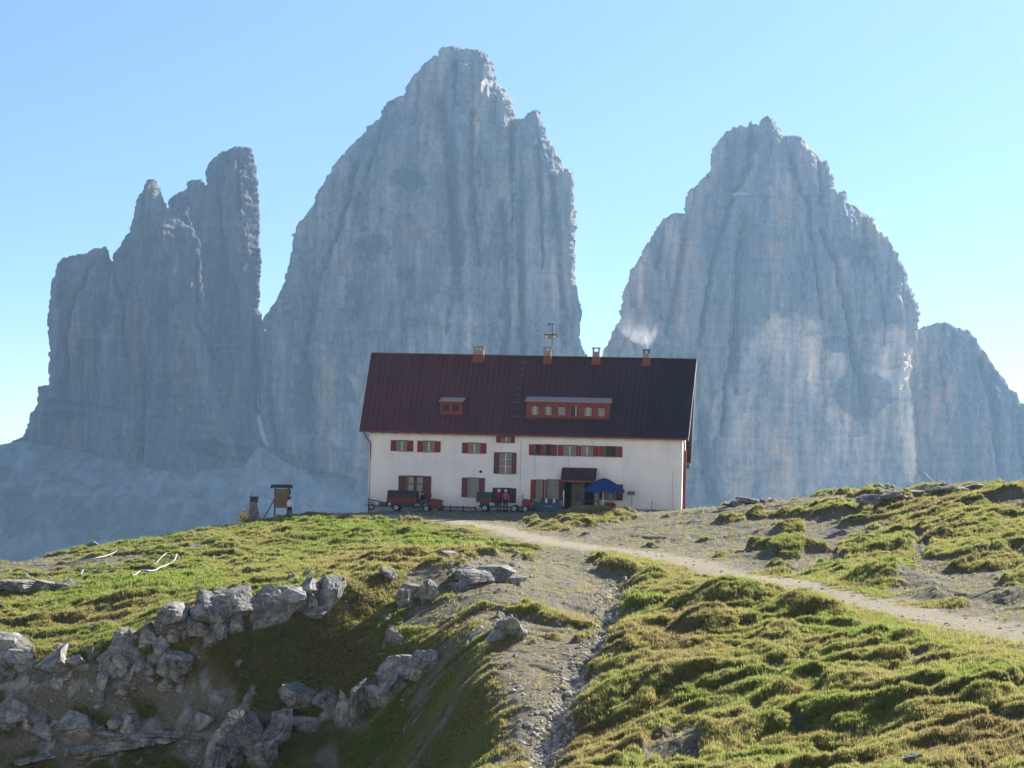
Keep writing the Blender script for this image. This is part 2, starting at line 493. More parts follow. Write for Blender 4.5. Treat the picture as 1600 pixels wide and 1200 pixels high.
def np_mesh(name, V, Fq, mats, attrs=None, cols=None, smooth=True, parent=None):
    me = bpy.data.meshes.new(name)
    nv, nf = len(V), len(Fq)
    k = Fq.shape[1]
    me.vertices.add(nv); me.vertices.foreach_set('co', V.astype(np.float32).ravel())
    me.loops.add(nf * k); me.loops.foreach_set('vertex_index', Fq.astype(np.int32).ravel())
    me.polygons.add(nf)
    me.polygons.foreach_set('loop_start', (np.arange(nf) * k).astype(np.int32))
    me.polygons.foreach_set('use_smooth', np.full(nf, smooth))
    for q in mats: me.materials.append(q)
    me.update(calc_edges=True)
    for nm, arr in (attrs or {}).items():
        a_ = me.attributes.new(nm, 'FLOAT', 'POINT'); a_.data.foreach_set('value', arr.astype(np.float32).ravel())
    for nm, arr in (cols or {}).items():
        a_ = me.attributes.new(nm, 'FLOAT_COLOR', 'POINT'); a_.data.foreach_set('color', arr.astype(np.float32).ravel())
    o = bpy.data.objects.new(name, me)
    return link(o, parent)


# ------------------------------------------------------------------ near terrain: base height from control points
UP = [  # (photo px, photo py, distance Y): upper surface, crest, meadow, path
    (-140, 900, 128), (0, 884, 130), (120, 864, 135), (340, 831, 144), (440, 820, 149), (530, 808, 151), (570, 802, 152), (700, 799, 150), (817, 798, 149),
    (950, 798, 149), (1062, 797, 149), (1130, 791, 143), (1280, 778, 134), (1400, 778, 129), (1500, 772, 124), (1600, 768, 120), (1760, 762, 115),
    (-100, 950, 100), (0, 935, 101), (0, 1012, 86), (-120, 1024, 86), (120, 1008, 86), (200, 905, 106), (400, 885, 111), (500, 855, 124),
    (280, 960, 86), (400, 925, 87.5), (540, 905, 90), (640, 885, 93), (750, 868, 95),
    (700, 834, 126), (850, 845, 120), (1000, 864, 108), (1100, 884, 98), (1200, 905, 90), (1400, 952, 76), (1600, 992, 65), (1750, 1025, 58),
    (1000, 812, 140), (1100, 832, 125), (1200, 852, 115), (1300, 850, 112), (1300, 900, 93), (1450, 850, 103), (1600, 850, 95), (1500, 920, 81),
    (1620, 930, 78), (1300, 802, 126), (1450, 795, 119), (880, 880, 104), (850, 940, 84), (880, 1000, 73), (905, 1060, 67),
    (960, 915, 93), (955, 965, 81), (860, 1180, 60), (820, 1100, 63), (800, 1180, 58), (770, 1000, 74), (760, 930, 84),
    (1050, 925, 86), (1200, 965, 76), (1050, 1050, 66), (1200, 1100, 59), (1400, 1050, 62), (1600, 1090, 54), (950, 1180, 56), (1200, 1200, 51),
    (1400, 1200, 47.5), (1600, 1200, 45), (1780, 1200, 43), (1250, 1000, 70), (1500, 1030, 62),
]
LOW = [  # surface below the rock step, lower left
    (-140, 1200, 80), (0, 1200, 80), (100, 1200, 80), (200, 1200, 80), (300, 1200, 80), (400, 1200, 79.5), (520, 1200, 78), (620, 1200, 73.5), (700, 1200, 66.5), (750, 1200, 61),
    (-140, 1100, 82), (0, 1100, 82), (100, 1100, 82), (200, 1100, 82), (300, 1100, 82.2), (400, 1100, 82.2), (520, 1100, 81.5), (620, 1100, 78), (690, 1100, 72), (740, 1100, 67),
    (300, 1010, 83.8), (400, 990, 84.5), (520, 990, 85), (600, 1000, 83.5), (670, 1010, 80), (720, 1010, 76.5), (600, 950, 87), (660, 940, 87), (740, 960, 82), (780, 900, 88), (800, 1180, 58), (820, 1100, 63),
]


def tps(P):
    P = np.array(P); n = len(P)
    X, Y, Z = P[:, 0], P[:, 1], P[:, 2]
    def U(r2):
        return np.where(r2 > 1e-9, r2 * np.log(r2 + 1e-12), 0)
    K = U((X[:, None] - X[None]) ** 2 + (Y[:, None] - Y[None]) ** 2) + np.eye(n) * 0.6
    Q = np.c_[np.ones(n), X, Y]
    A = np.zeros((n + 3, n + 3)); A[:n, :n] = K; A[:n, n:] = Q; A[n:, :n] = Q.T
    wv = np.linalg.solve(A, np.r_[Z, 0, 0, 0])
    def f(x, y):
        s = wv[n] + wv[n + 1] * x + wv[n + 2] * y
        for i in range(n):
            s = s + wv[i] * U((x - X[i]) ** 2 + (y - Y[i]) ** 2)
        return s
    return f


def cps(lst):
    return [tuple(at(*q)) for q in lst]


upP = cps(UP) + [(-30, 150, -5.5), (-15, 170, -5), (5, 170, -1.0), (30, 150, 0.6), (40, 170, -4), (-40, 175, -9), (20, 180, -4), (5, 185, -5),
                 (-25, 40, -3.5), (0, 40, -3.6), (25, 30, -0.9), (12, 30, -1.5), (-12, 20, -0.5), (0, 18, 0.6), (15, 15, 1.5), (0, 0, 3.2), (-15, 0, 3), (15, 0, 3.4)]
lowP = cps(LOW) + [(-30, 72, -10.5), (-12, 72, -10.5), (-5, 62, -9), (-15, 50, -8.5), (0, 45, -5.5), (-30, 45, -8), (-20, 25, -3), (0, 25, -1.6), (0, 0, 3.2), (-15, 0, 3),
                   (15, 20, -0.2), (8, 50, -3.6), (10, 70, -2.4), (10, 90, -1.2), (-45, 80, -7), (-30, 105, -3.5), (0, 105, -2)]
fU, fL = tps(upP), tps(lowP)
gx = np.arange(-62, 62.01, 0.5); gy = np.arange(-4, 200.01, 0.5)
GX, GY = np.meshgrid(gx, gy)
HU, HL = fU(GX, GY), fL(GX, GY)
EDGE = [(-140, 1035), (0, 1022), (100, 1013), (180, 990), (230, 965), (300, 945), (380, 918), (450, 908), (520, 905), (590, 893), (650, 885), (720, 872)]
EDY = [84, 84, 84, 84, 84, 84.3, 85, 85.7, 86.6, 88, 90, 92]
ew = [at(a_, b_, y_) for (a_, b_), y_ in zip(EDGE, EDY)]
ex = np.array([-90, -60] + [q.x for q in ew] + [4, 8]); ey = np.array([83, 83.5] + [q.y for q in ew] + [86, 50])
wob = perlin(gx / 5.1, gx * 0 + 3.3, 5) * 0.9
yedge = np.interp(gx, ex, ey) + wob
mixL = sstep(0.0, 1.3, yedge[None, :] - GY)
fade = 1 - sstep(-2.5, 3.0, GX)                       # the step dies out toward the spur
HB = HU * (1 - mixL * fade) + np.minimum(HL, HU) * (mixL * fade)


def lerp2(A, x, y):
    fx = np.clip((x - gx[0]) / 0.5, 0, len(gx) - 1.001); fy = np.clip((y - gy[0]) / 0.5, 0, len(gy) - 1.001)
    ix = fx.astype(int); iy = fy.astype(int); u = fx - ix; v = fy - iy
    return (A[iy, ix] * (1 - u) + A[iy, ix + 1] * u) * (1 - v) + (A[iy + 1, ix] * (1 - u) + A[iy + 1, ix + 1] * u) * v


# smooth the base a little so that the half metre grid does not show
k5 = np.array([1, 4, 6, 4, 1]) / 16.0
def blur(A):
    for ax in (0, 1):
        P_ = np.pad(A, [(2, 2) if i == ax else (0, 0) for i in (0, 1)], mode='edge')
        A = sum(k5[j] * np.take(P_, range(j, j + A.shape[ax]), axis=ax) for j in range(5))
    return A
HB = blur(HB)
gyy, gxx = np.gradient(HB, 0.5)
SLP = blur(np.hypot(gxx, gyy))


def hit(px, py, y0=35.0, y1=175.0, Hf=None):
    d = ray(px, py); d = d / d.y
    ys = np.arange(y0, y1, 0.1)
    xs = CAM.x + d.x * ys; zs = CAM.z + d.z * ys
    h = (Hf or (lambda a_, b_: lerp2(HB, a_, b_)))(xs, ys)
    below = np.nonzero(zs < h)[0]
    i = below[0] if len(below) else len(ys) - 1
    return np.array([xs[i], ys[i], h[i]])


PATH_PX = [(560, 806), (620, 806), (700, 812), (760, 822), (820, 838), (870, 848), (930, 856), (1000, 864), (1060, 876), (1100, 886), (1200, 905), (1300, 930), (1400, 953), (1500, 974), (1620, 998), (1750, 1026)]
path_w = [tuple(hit(*q)[:2]) for q in PATH_PX]
GULLY_PX = [(965, 905), (955, 950), (945, 975), (925, 1010), (905, 1045), (890, 1075), (872, 1105), (858, 1130), (850, 1165), (848, 1215)]
gully_w = [tuple(hit(*q)[:2]) for q in GULLY_PX]
STEP_PX = [(430, 935), (480, 955), (540, 980), (590, 990)]

# gravel / bare ground blobs (photo px cx, cy, rx, ry, tilt dy/dx, weight)
BARE = [(1010, 832, 150, 28, 0, 1.3), (1100, 850, 120, 30, 0.1, 1.1), (640, 803, 80, 8, 0, 1.4), (770, 812, 110, 10, 0, 1.2), (850, 845, 110, 12, .15, 1.0),
        (1200, 790, 110, 12, -.1, .9), (1250, 812, 90, 14, 0, 1.0), (1285, 845, 45, 40, 0, .8), (1180, 885, 70, 14, .1, 1.0), (1530, 930, 120, 32, .1, 1.5),
        (1400, 905, 45, 30, 0, .5), (885, 960, 50, 110, 0, 1.0), (830, 915, 90, 30, .1, 1.0), (815, 1060, 46, 110, 0, .95), (900, 895, 90, 22, .1, 1.1),
        (780, 890, 70, 28, 0, .8), (30, 885, 110, 14, 0, 1.1), (200, 885, 110, 16, 0, .8), (330, 850, 90, 8, -.2, .7), (1055, 1165, 50, 26, 0, 2.2), (1480, 1140, 70, 12, -.15, 1.9), (1180, 1062, 70, 9, -.35, 1.7), (1150, 965, 18, 8, 0, .8), (1240, 880, 36, 20, 0, .5), (1300, 875, 20, 34, .5, .7), (1440, 870, 12, 36, .4, 1.0), (1560, 850, 60, 12, .3, 1.0), (1180, 830, 60, 16, 0, .7), (1330, 830, 70, 8, .1, .6),
        (1590, 960, 60, 22, 0, 1.0), (1560, 870, 50, 12, 0, .7), (1600, 780, 90, 14, 0, .7), (1450, 840, 60, 8, 0, .6), (1200, 1010, 16, 60, 0, .6),
        (860, 1160, 25, 50, 0, .7), (960, 945, 35, 50, 0, .8), (700, 960, 60, 12, -.2, .7), (1170, 960, 30, 20, 0, .7), (60, 1170, 50, 40, 0, .4), (420, 1130, 50, 50, 0, .4)]
GRASSY = [(480, 845, 150, 30, 0, 1.2), (650, 855, 120, 18, 0, 1.0), (930, 806, 65, 10, 0, 2.6), (880, 823, 65, 10, 0, 1.6), (250, 915, 300, 30, -.1, .9), (100, 960, 200, 40, 0, 1.2), (1300, 1080, 500, 120, 0, .45),
          (1350, 900, 70, 40, 0, 1.4), (1490, 830, 90, 36, 0, 1.3), (1200, 808, 90, 9, -.1, 1.3), (1340, 800, 120, 10, 0, .8), (1230, 878, 30, 14, 0, 1.5), (1230, 835, 45, 9, 0, 1.3), (960, 862, 30, 9, 0, 1.6), (1060, 1000, 130, 100, 0, 1.1), (1100, 845, 30, 6, 0, .9), (1200, 950, 160, 40, .2, 1.3), (830, 875, 110, 12, .1, .9),
          (950, 1100, 80, 120, 0, .8), (1580, 935, 25, 16, 0, 1.2), (300, 1000, 300, 60, 0, .5)]
ROCKY = [(770, 895, 70, 30, 0, 1.0), (640, 930, 60, 40, 0, .6), (1390, 778, 55, 10, 0, 1.3), (1470, 765, 60, 8, 0, .9), (1180, 783, 60, 8, 0, .9), (60, 915, 70, 12, 0, 1.0), (480, 935, 60, 30, 0, .8),
         (280, 985, 150, 40, -.35, 1.0), (100, 1050, 110, 40, 0, 1.0), (800, 985, 50, 35, 0, .9), (620, 1070, 80, 60, 0, .7), (370, 1160, 90, 60, 0, .9), (200, 1160, 160, 50, 0, .7), (250, 1060, 70, 40, 0, .5), (860, 830, 30, 6, 0, .5)]
BRIGHT = [(300, 912, 60, 16, 0, 1), (200, 918, 60, 14, 0, .8), (130, 930, 70, 12, 0, .4), (990, 935, 55, 22, 0, 1), (960, 970, 50, 20, 0, .9), (560, 835, 110, 20, 0, .8), (700, 855, 60, 10, 0, .9), (450, 870, 60, 12, 0, .4), (740, 945, 40, 14, 0, .5), (1340, 1135, 40, 14, 0, .5)]
OCHRE = [(1540, 1170, 120, 50, 0, 1), (1050, 1010, 40, 60, 0, .6), (950, 806, 65, 9, 0, .7), (200, 965, 180, 16, -.1, .6), (600, 880, 110, 16, 0, .8), (1450, 800, 200, 30, 0, .4), (880, 823, 60, 10, 0, .5), (1400, 1080, 60, 25, 0, .4), (700, 818, 60, 9, 0, .8), (470, 1010, 200, 60, 0, .3)]


def blobs(lst, PX, PY):
    s = np.zeros(PX.shape)
    for cx, cy_, rx, ry, tl, wt in lst:
        u = (PX - cx) / rx; v = (PY - cy_ - tl * (PX - cx)) / ry
        s = s + wt * np.exp(-(u * u + v * v) * 0.9)
    return s


HOUSE_C = at(817, 798, 150)      # middle of the front wall
TH = R(6.5)
hx_ax = Vector((math.cos(TH), -math.sin(TH), 0)); hy_ax = Vector((math.sin(TH), math.cos(TH), 0))


def surface(X, Y):
    """height and ground cover of the near terrain"""
    base = lerp2(HB, X, Y)
    PX, PY = proj(X, Y, base)
    Yc = np.maximum(Y, 1)
    bare = blobs(BARE, PX, PY); gr = blobs(GRASSY, PX, PY); rk = blobs(ROCKY, PX, PY)
    # hummocks: rounded tops, sharp creases
    wx = X + 0.8 * perlin(X / 2.3, Y / 2.3, 31); wy = Y + 0.8 * perlin(X / 2.3, Y / 2.3, 32)
    b1 = np.abs(perlin(wx / 3.4, wy / 3.0, 1)) * 2.0
    b2 = np.abs(perlin(wx / 1.3, wy / 1.2, 2)) * 2.0
    b3 = np.abs(perlin(X / 0.5, Y / 0.5, 3)) * 2.0
    terr = np.abs(perlin(wx / 4.2, wy / 1.5 + wx * 0.08, 4)) * 2.0
    left = 1 - sstep(700, 950, PX)
    near_l = sstep(1000, 1060, PY) * left
    patch = fbm(X / 4.2, Y / 4.2, 4, 9) * 1.6 + (b1 - 0.55) * 0.9 * (1 - left) + (terr - .5) * .7 * left
    gm = sstep(-0.25, 0.25, 0.30 + patch * 1.05 + gr * 0.9 - bare * 1.25 - rk * 0.3)
    dpath = seg_dist(X, Y, path_w) + 0.35 * perlin(X / 1.7, Y / 1.7, 12)
    pm = (1 - sstep(.55, 1.9, dpath + 1.0 * fbm(X / .8, Y / .8, 3, 13) + .3 * np.exp(-(dpath / .22) ** 2)))
    pmw = 1 - sstep(1.6, 4.0, dpath)
    dg = seg_dist(X, Y, gully_w) + 0.5 * perlin(X / 1.2, Y / 1.2, 14)
    gul = np.exp(-(dg / 0.38) ** 2)
    gulw = np.exp(-(dg / 2.4) ** 2)
    gm = gm * (1 - pm) * (1 - np.clip(1.5 * np.exp(-((dg + .6 * perlin(X / .9, Y / .9, 15)) / .6) ** 2), 0, 1))
    rough = fbm(X / 0.9, Y / 0.9, 4, 21)
    big = (b1 - 0.5) * (0.20 * (1 - left) + 0.06 * left)
    def steps(ph):
        f_ = ph - np.floor(ph)
        return sstep(0, .24, f_) * (1 - f_) ** .8
    sA = np.clip(.5 + fbm(X / 6, Y / 6, 2, 81) * 1.3, 0, 1)
    st1 = steps(Y / 3.6 - X * .10 + 1.5 * fbm(X / 6.0, Y / 5.0, 3, 82)) * sA
    st2 = steps(Y / 1.5 - X * .06 + 1.3 * fbm(X / 2.6, Y / 2.2, 3, 83)) * np.clip(.5 + fbm(X / 4, Y / 4, 2, 84) * 1.4, 0, 1)
    h = (st1 - .3) * (.62 * (1 - left) + .34 * left) + (st2 - .3) * .26 + big + (b2 - .5) * (0.10 * (1 - left) + .08 * left) + (terr - .5) * 0.22 * left + (b3 - .5) * .07
    h = h * (0.35 + 0.65 * gm) + gm * (0.15 + .19 * (1 - left) + 0.06 * rough) + 0.05 * rough
    slp = lerp2(SLP, X, Y)
    damp = 1 / (1 + (np.clip(slp - .15, 0, None) * 2.6) ** 2)
    h = h * damp
    hf = sstep(18, 30, Yc)                          # calm close to the camera
    h = h * (1 - 0.93 * pmw) * hf
    # flatten in front of and under the house
    lx = (X - HOUSE_C.x) * hx_ax.x + (Y - HOUSE_C.y) * hx_ax.y
    ly = (X - HOUSE_C.x) * hy_ax.x + (Y - HOUSE_C.y) * hy_ax.y
    flat = sstep(-7, -3.5, ly) * (1 - sstep(14, 16, ly)) * (1 - sstep(14.5, 18, np.abs(lx)))
    h = h * (1 - .92 * flat)
    gm = gm * (1 - sstep(-7.5, -5, ly) * (1 - sstep(13, 16, np.abs(lx))))
    # rock: ledges with blocky faces
    ye = np.interp(X, gx, yedge)
    under = sstep(-0.6, 0.3, ye - Y) * (1 - sstep(2.2, 6.5, ye - Y)) * (1 - sstep(-4.5, 0.5, X))
    ridg = np.abs(perlin(wx / 1.7, wy / 1.2, 41)) * 2
    blk = np.floor(fbm(X / 1.5, Y / 1.1, 3, 43) * 5) / 5
    low = np.clip(blobs([(300, 1130, 420, 110, 0, 1)], PX, PY), 0, 1)
    slab = fbm(X / 3.0 + 7, Y / 1.2, 4, 51)
    rm = sstep(0.34, 0.46, rk * (0.30 + 1.1 * rough + .5 * slab) + under * (.8 * rough + .5 * slab - .06) + low * sstep(.3, .45, slab) * .42)
    rm = rm * (1 - pm) * (1 - flat)
    h = h + rm * (0.14 * (ridg - .4) + 0.08 * rough + .06) * damp
    gm = gm * (1 - rm)
    h = h - gul * 0.28 - gulw * 0.28
    # mounds the photograph shows in front of the house and along the path
    for mx_, my_, rx, ry, ht in ((935, 806, 3.0, 3.2, .62), (1350, 910, 3.0, 2.2, .8), (1160, 950, 2.0, 1.6, .75), (1290, 965, 2.6, 1.5, .75), (1110, 990, 1.4, 1.1, .8), (1230, 940, 1.2, 1.0, .7), (1430, 935, 1.4, 1.1, .6), (1380, 865, 2.2, 1.2, .5),
                                 (1110, 945, 1.5, 1.1, .75), (1215, 870, 2.0, 1.5, .4), (960, 864, 1.4, 1.4, .35), (1215, 832, 1.6, 1.8, .3), (1590, 935, 1.5, 1.2, .5),
                                 (1350, 1150, 4.5, 1.3, -.4), (1150, 1160, 3.5, 1.1, -.35), (700, 895, 2.0, 1.6, .3)):
        c_ = hit_cache(mx_, my_)
        r2_ = ((X - c_[0]) / rx) ** 2 + ((Y - c_[1]) / ry) ** 2
        h = h + ht * np.exp(-r2_ ** 1.5) * (1 - .9 * pmw)
    tone = 0.51 + 0.5 * fbm(X / 5, Y / 5, 3, 61) + .22 * perlin(X / 1.1, Y / 1.1, 62) + 0.36 * blobs(BRIGHT, PX, PY) - 0.55 * blobs(OCHRE, PX, PY) - .25 * np.exp(-(dg / 4) ** 2)
    tone = tone - 0.15 * (1 - gm)
    return base + h, gm, pm, rm, np.clip(tone, 0, 1), PX, PY


_hc = {}
def hit_cache(a_, b_):
    if (a_, b_) not in _hc: _hc[(a_, b_)] = hit(a_, b_)
    return _hc[(a_, b_)]


NY, NX = 1500, 1150
vv = np.linspace(0, 1, NY)
Yr = 3.0 * (182 / 3.0) ** vv
# more rows where the picture looks
knots_v = [0, .06, .86, 1.0]; knots_y = [math.log(1), math.log(42), math.log(158), math.log(190)]
Yr = np.exp(np.interp(vv, knots_v, knots_y))
uu = np.linspace(-1, 1, NX)
YY = np.repeat(Yr[:, None], NX, 1)
XX = uu[None, :] * (9 + 0.29 * YY)
ZZ, GM, PM, RM, TONE, PXv, PYv = surface(XX, YY)
edge_drop = sstep(172, 190, YY) * 14
ZZ = ZZ - edge_drop
V = np.stack([XX, YY, ZZ], -1).reshape(-1, 3)
idx = np.arange(NY * NX).reshape(NY, NX)
Fq = np.stack([idx[:-1, :-1], idx[:-1, 1:], idx[1:, 1:], idx[1:, :-1]], -1).reshape(-1, 4)
ground = np_mesh('ground', V, Fq, [M['ground']], {'grass': GM, 'path': PM, 'rock': RM})
tag(ground, 'hummocky alpine hilltop of grass, gravel and limestone with a pale track', kind='structure')


def gz(x, y):
    return float(surface(np.array([float(x)]), np.array([float(y)]))[0][0])


def ghit(px, py, y0=40.0, y1=175.0):
    """where the picture's ray really meets the finished ground"""
    d = ray(px, py); d = d / d.y
    ys = np.arange(y0, y1, 0.15)
    xs = CAM.x + d.x * ys; zs = CAM.z + d.z * ys
    h = surface(xs, ys)[0]
    b_ = np.nonzero(zs < h)[0]
    i = b_[0] if len(b_) else len(ys) - 1
    return Vector((xs[i], ys[i], h[i]))


# ------------------------------------------------------------------ the rest of the hill, unseen; slope behind the camera added to bounce light
hxv = np.r_[np.linspace(-900, -75, 60), np.linspace(-70, 70, 141), np.linspace(75, 900, 60)]
hyv = np.r_[np.linspace(-900, -20, 60), np.linspace(-18, 172, 96)]
BX, BY = np.meshgrid(hxv, hyv)
xe = np.clip(BX, -(8 + .29 * np.maximum(BY, 0)), 8 + .29 * np.maximum(BY, 0)); ye_ = np.clip(BY, 3.2, 171)
bz = lerp2(HB, xe, ye_) - .35
ax_ = np.abs(BX) - np.abs(xe)
bz = bz - ax_ * .05 * np.where(BX < 0, 1.6, .6) * sstep(0, 60, BY) - sstep(150, 172, BY) * 10
back = np.clip(-BY - 12, 0, None)
bz = bz + np.minimum(back * .48, 300) + (fbm(BX / 70, BY / 70, 5, 95) * 22) * sstep(10, 120, back + np.maximum(ax_ - 30, 0)) - sstep(0, 12, -BY) * 1.0
idb = np.arange(BX.size).reshape(BX.shape)
cx_ = np.abs(BX[:-1, :-1] + BX[1:, 1:]) / 2; cy2 = (BY[:-1, :-1] + BY[1:, 1:]) / 2
kp = ~((cx_ < 6.5 + .29 * np.maximum(cy2, 0)) & (cy2 > 5))
Fb = np.stack([idb[:-1, :-1], idb[:-1, 1:], idb[1:, 1:], idb[1:, :-1]], -1)[kp]
gb = sstep(-.2, .2, fbm(BX / 30, BY / 30, 4, 96) - sstep(0, 120, back) * .5 + .15)
hb_o = np_mesh('bounce_hillside', np.stack([BX, BY, bz], -1).reshape(-1, 3), Fb, [M['palescree']], {'grass': gb, 'path': gb * 0 + sstep(.1, .5, fbm(BX / 45, BY / 45, 4, 97) + .5 * sstep(0, 160, back)) * (1 - gb), 'rock': gb * 0})  # unseen slope, steep and pale so that it brightens the hut's front wall
tag(hb_o, 'unseen pale scree slopes beside and behind the viewpoint, added to bounce light', kind='structure')

# ------------------------------------------------------------------ far terrain and scree
toe_px = [-900, -300, 0, 40, 120, 200, 280, 340, 380, 405, 430, 470, 520, 600, 700, 900, 1400, 1432, 1445, 1480, 1520, 1800, 2500]
toe_py = [690, 715, 697, 690, 708, 718, 728, 732, 730, 697, 712, 736, 757, 790, 800, 800, 795, 790, 780, 782, 785, 770, 740]
YB = 2130.0
tp = [at(a_, b_, YB) for a_, b_ in zip(toe_px, toe_py)]
toe_x = np.array([q.x for q in tp]); toe_z = np.array([q.z for q in tp])
nY, nX = 420, 700
yv = np.r_[np.linspace(172, 1500, 60), np.linspace(1504, 2400, 320), np.linspace(2450, 9000, 40)]
uv = np.linspace(-1, 1, nX)
FY = np.repeat(yv[:, None], nX, 1)
FX = uv[None] * (120 + 0.42 * FY)
tz = np.interp(FX * (YB / np.maximum(FY, 1700)), toe_x, toe_z)
prof = np.interp(FY, [172, 260, 600, 1450, 1650, 1830, 2130, 2400, 9000], [0, 0, 0, 0, 0, 0, 1, 1, 1])
tsm = np.interp(FX * (YB / np.maximum(FY, 1700)), toe_x, np.convolve(np.pad(toe_z, 1, mode='edge'), [.25, .5, .25], mode='valid'))
tz = tz * sstep(1950, 2120, FY) + tsm * (1 - sstep(1950, 2120, FY))
valley = np.interp(FY, [172, 230, 600, 1500, 1850, 2130, 9000], [-18, -45, -150, -165, -125, -125, -125])
up_ = np.clip((FY - 1840) / (2130 - 1840), 0, 1)
FZ = valley * (1 - up_) + tz * up_
FZ = np.where(FY > 2130, tz - 0.05 * (FY - 2130), FZ)
FZ = FZ + (fbm(FX / 60, FY / 90, 5, 71) * 14 + np.abs(perlin(FX / 40 + .3 * FY / 60, FY / 220, 72)) * 9 + fbm(FX / 12, FY / 14, 3, 73) * 1.5) * sstep(300, 900, FY) * (1 - .75 * sstep(2050, 2130, FY))
pxf, pyf = proj(FX, FY, FZ)
veg = sstep(.1, .3, fbm(FX / 22, FY / 45, 5, 75, .65) * 1.2 + .9 * blobs([(230, 810, 190, 45, 0, 1), (30, 770, 90, 60, 0, .6)], pxf, pyf) - .35)
cone = blobs([(420, 745, 90, 40, .4, 1), (330, 750, 120, 20, 0, .5)], pxf, pyf)
tint = np.ones(FX.shape + (4,))
for k_, (a_, b_) in enumerate(((.62, 1.15), (.66, 1.14), (.52, 1.12))):
    tint[..., k_] = (1 - veg * (1 - a_)) * (1 + np.clip(cone, 0, 1) * (b_ - 1))
idf = np.arange(FX.size).reshape(FX.shape)
Ff = np.stack([idf[:-1, :-1], idf[:-1, 1:], idf[1:, 1:], idf[1:, :-1]], -1).reshape(-1, 4)
far = np_mesh('scree_slope', np.stack([FX, FY, FZ], -1).reshape(-1, 3), Ff, [M['scree']], cols={'tint': tint.reshape(-1, 4)})
tag(far, 'blue-grey scree slopes and valley below the rock towers', kind='structure')


# ------------------------------------------------------------------ mountains: shells of rock with real depth
def inside_poly(x, z, P):
    ins = np.zeros(x.shape, bool)
    n = len(P)
    for i in range(n):
        x0, z0 = P[i]; x1, z1 = P[(i + 1) % n]
        if z0 == z1: continue
        c_ = ((z0 > z) != (z1 > z)) & (x < (x1 - x0) * (z - z0) / (z1 - z0) + x0)
        ins ^= c_
    return ins


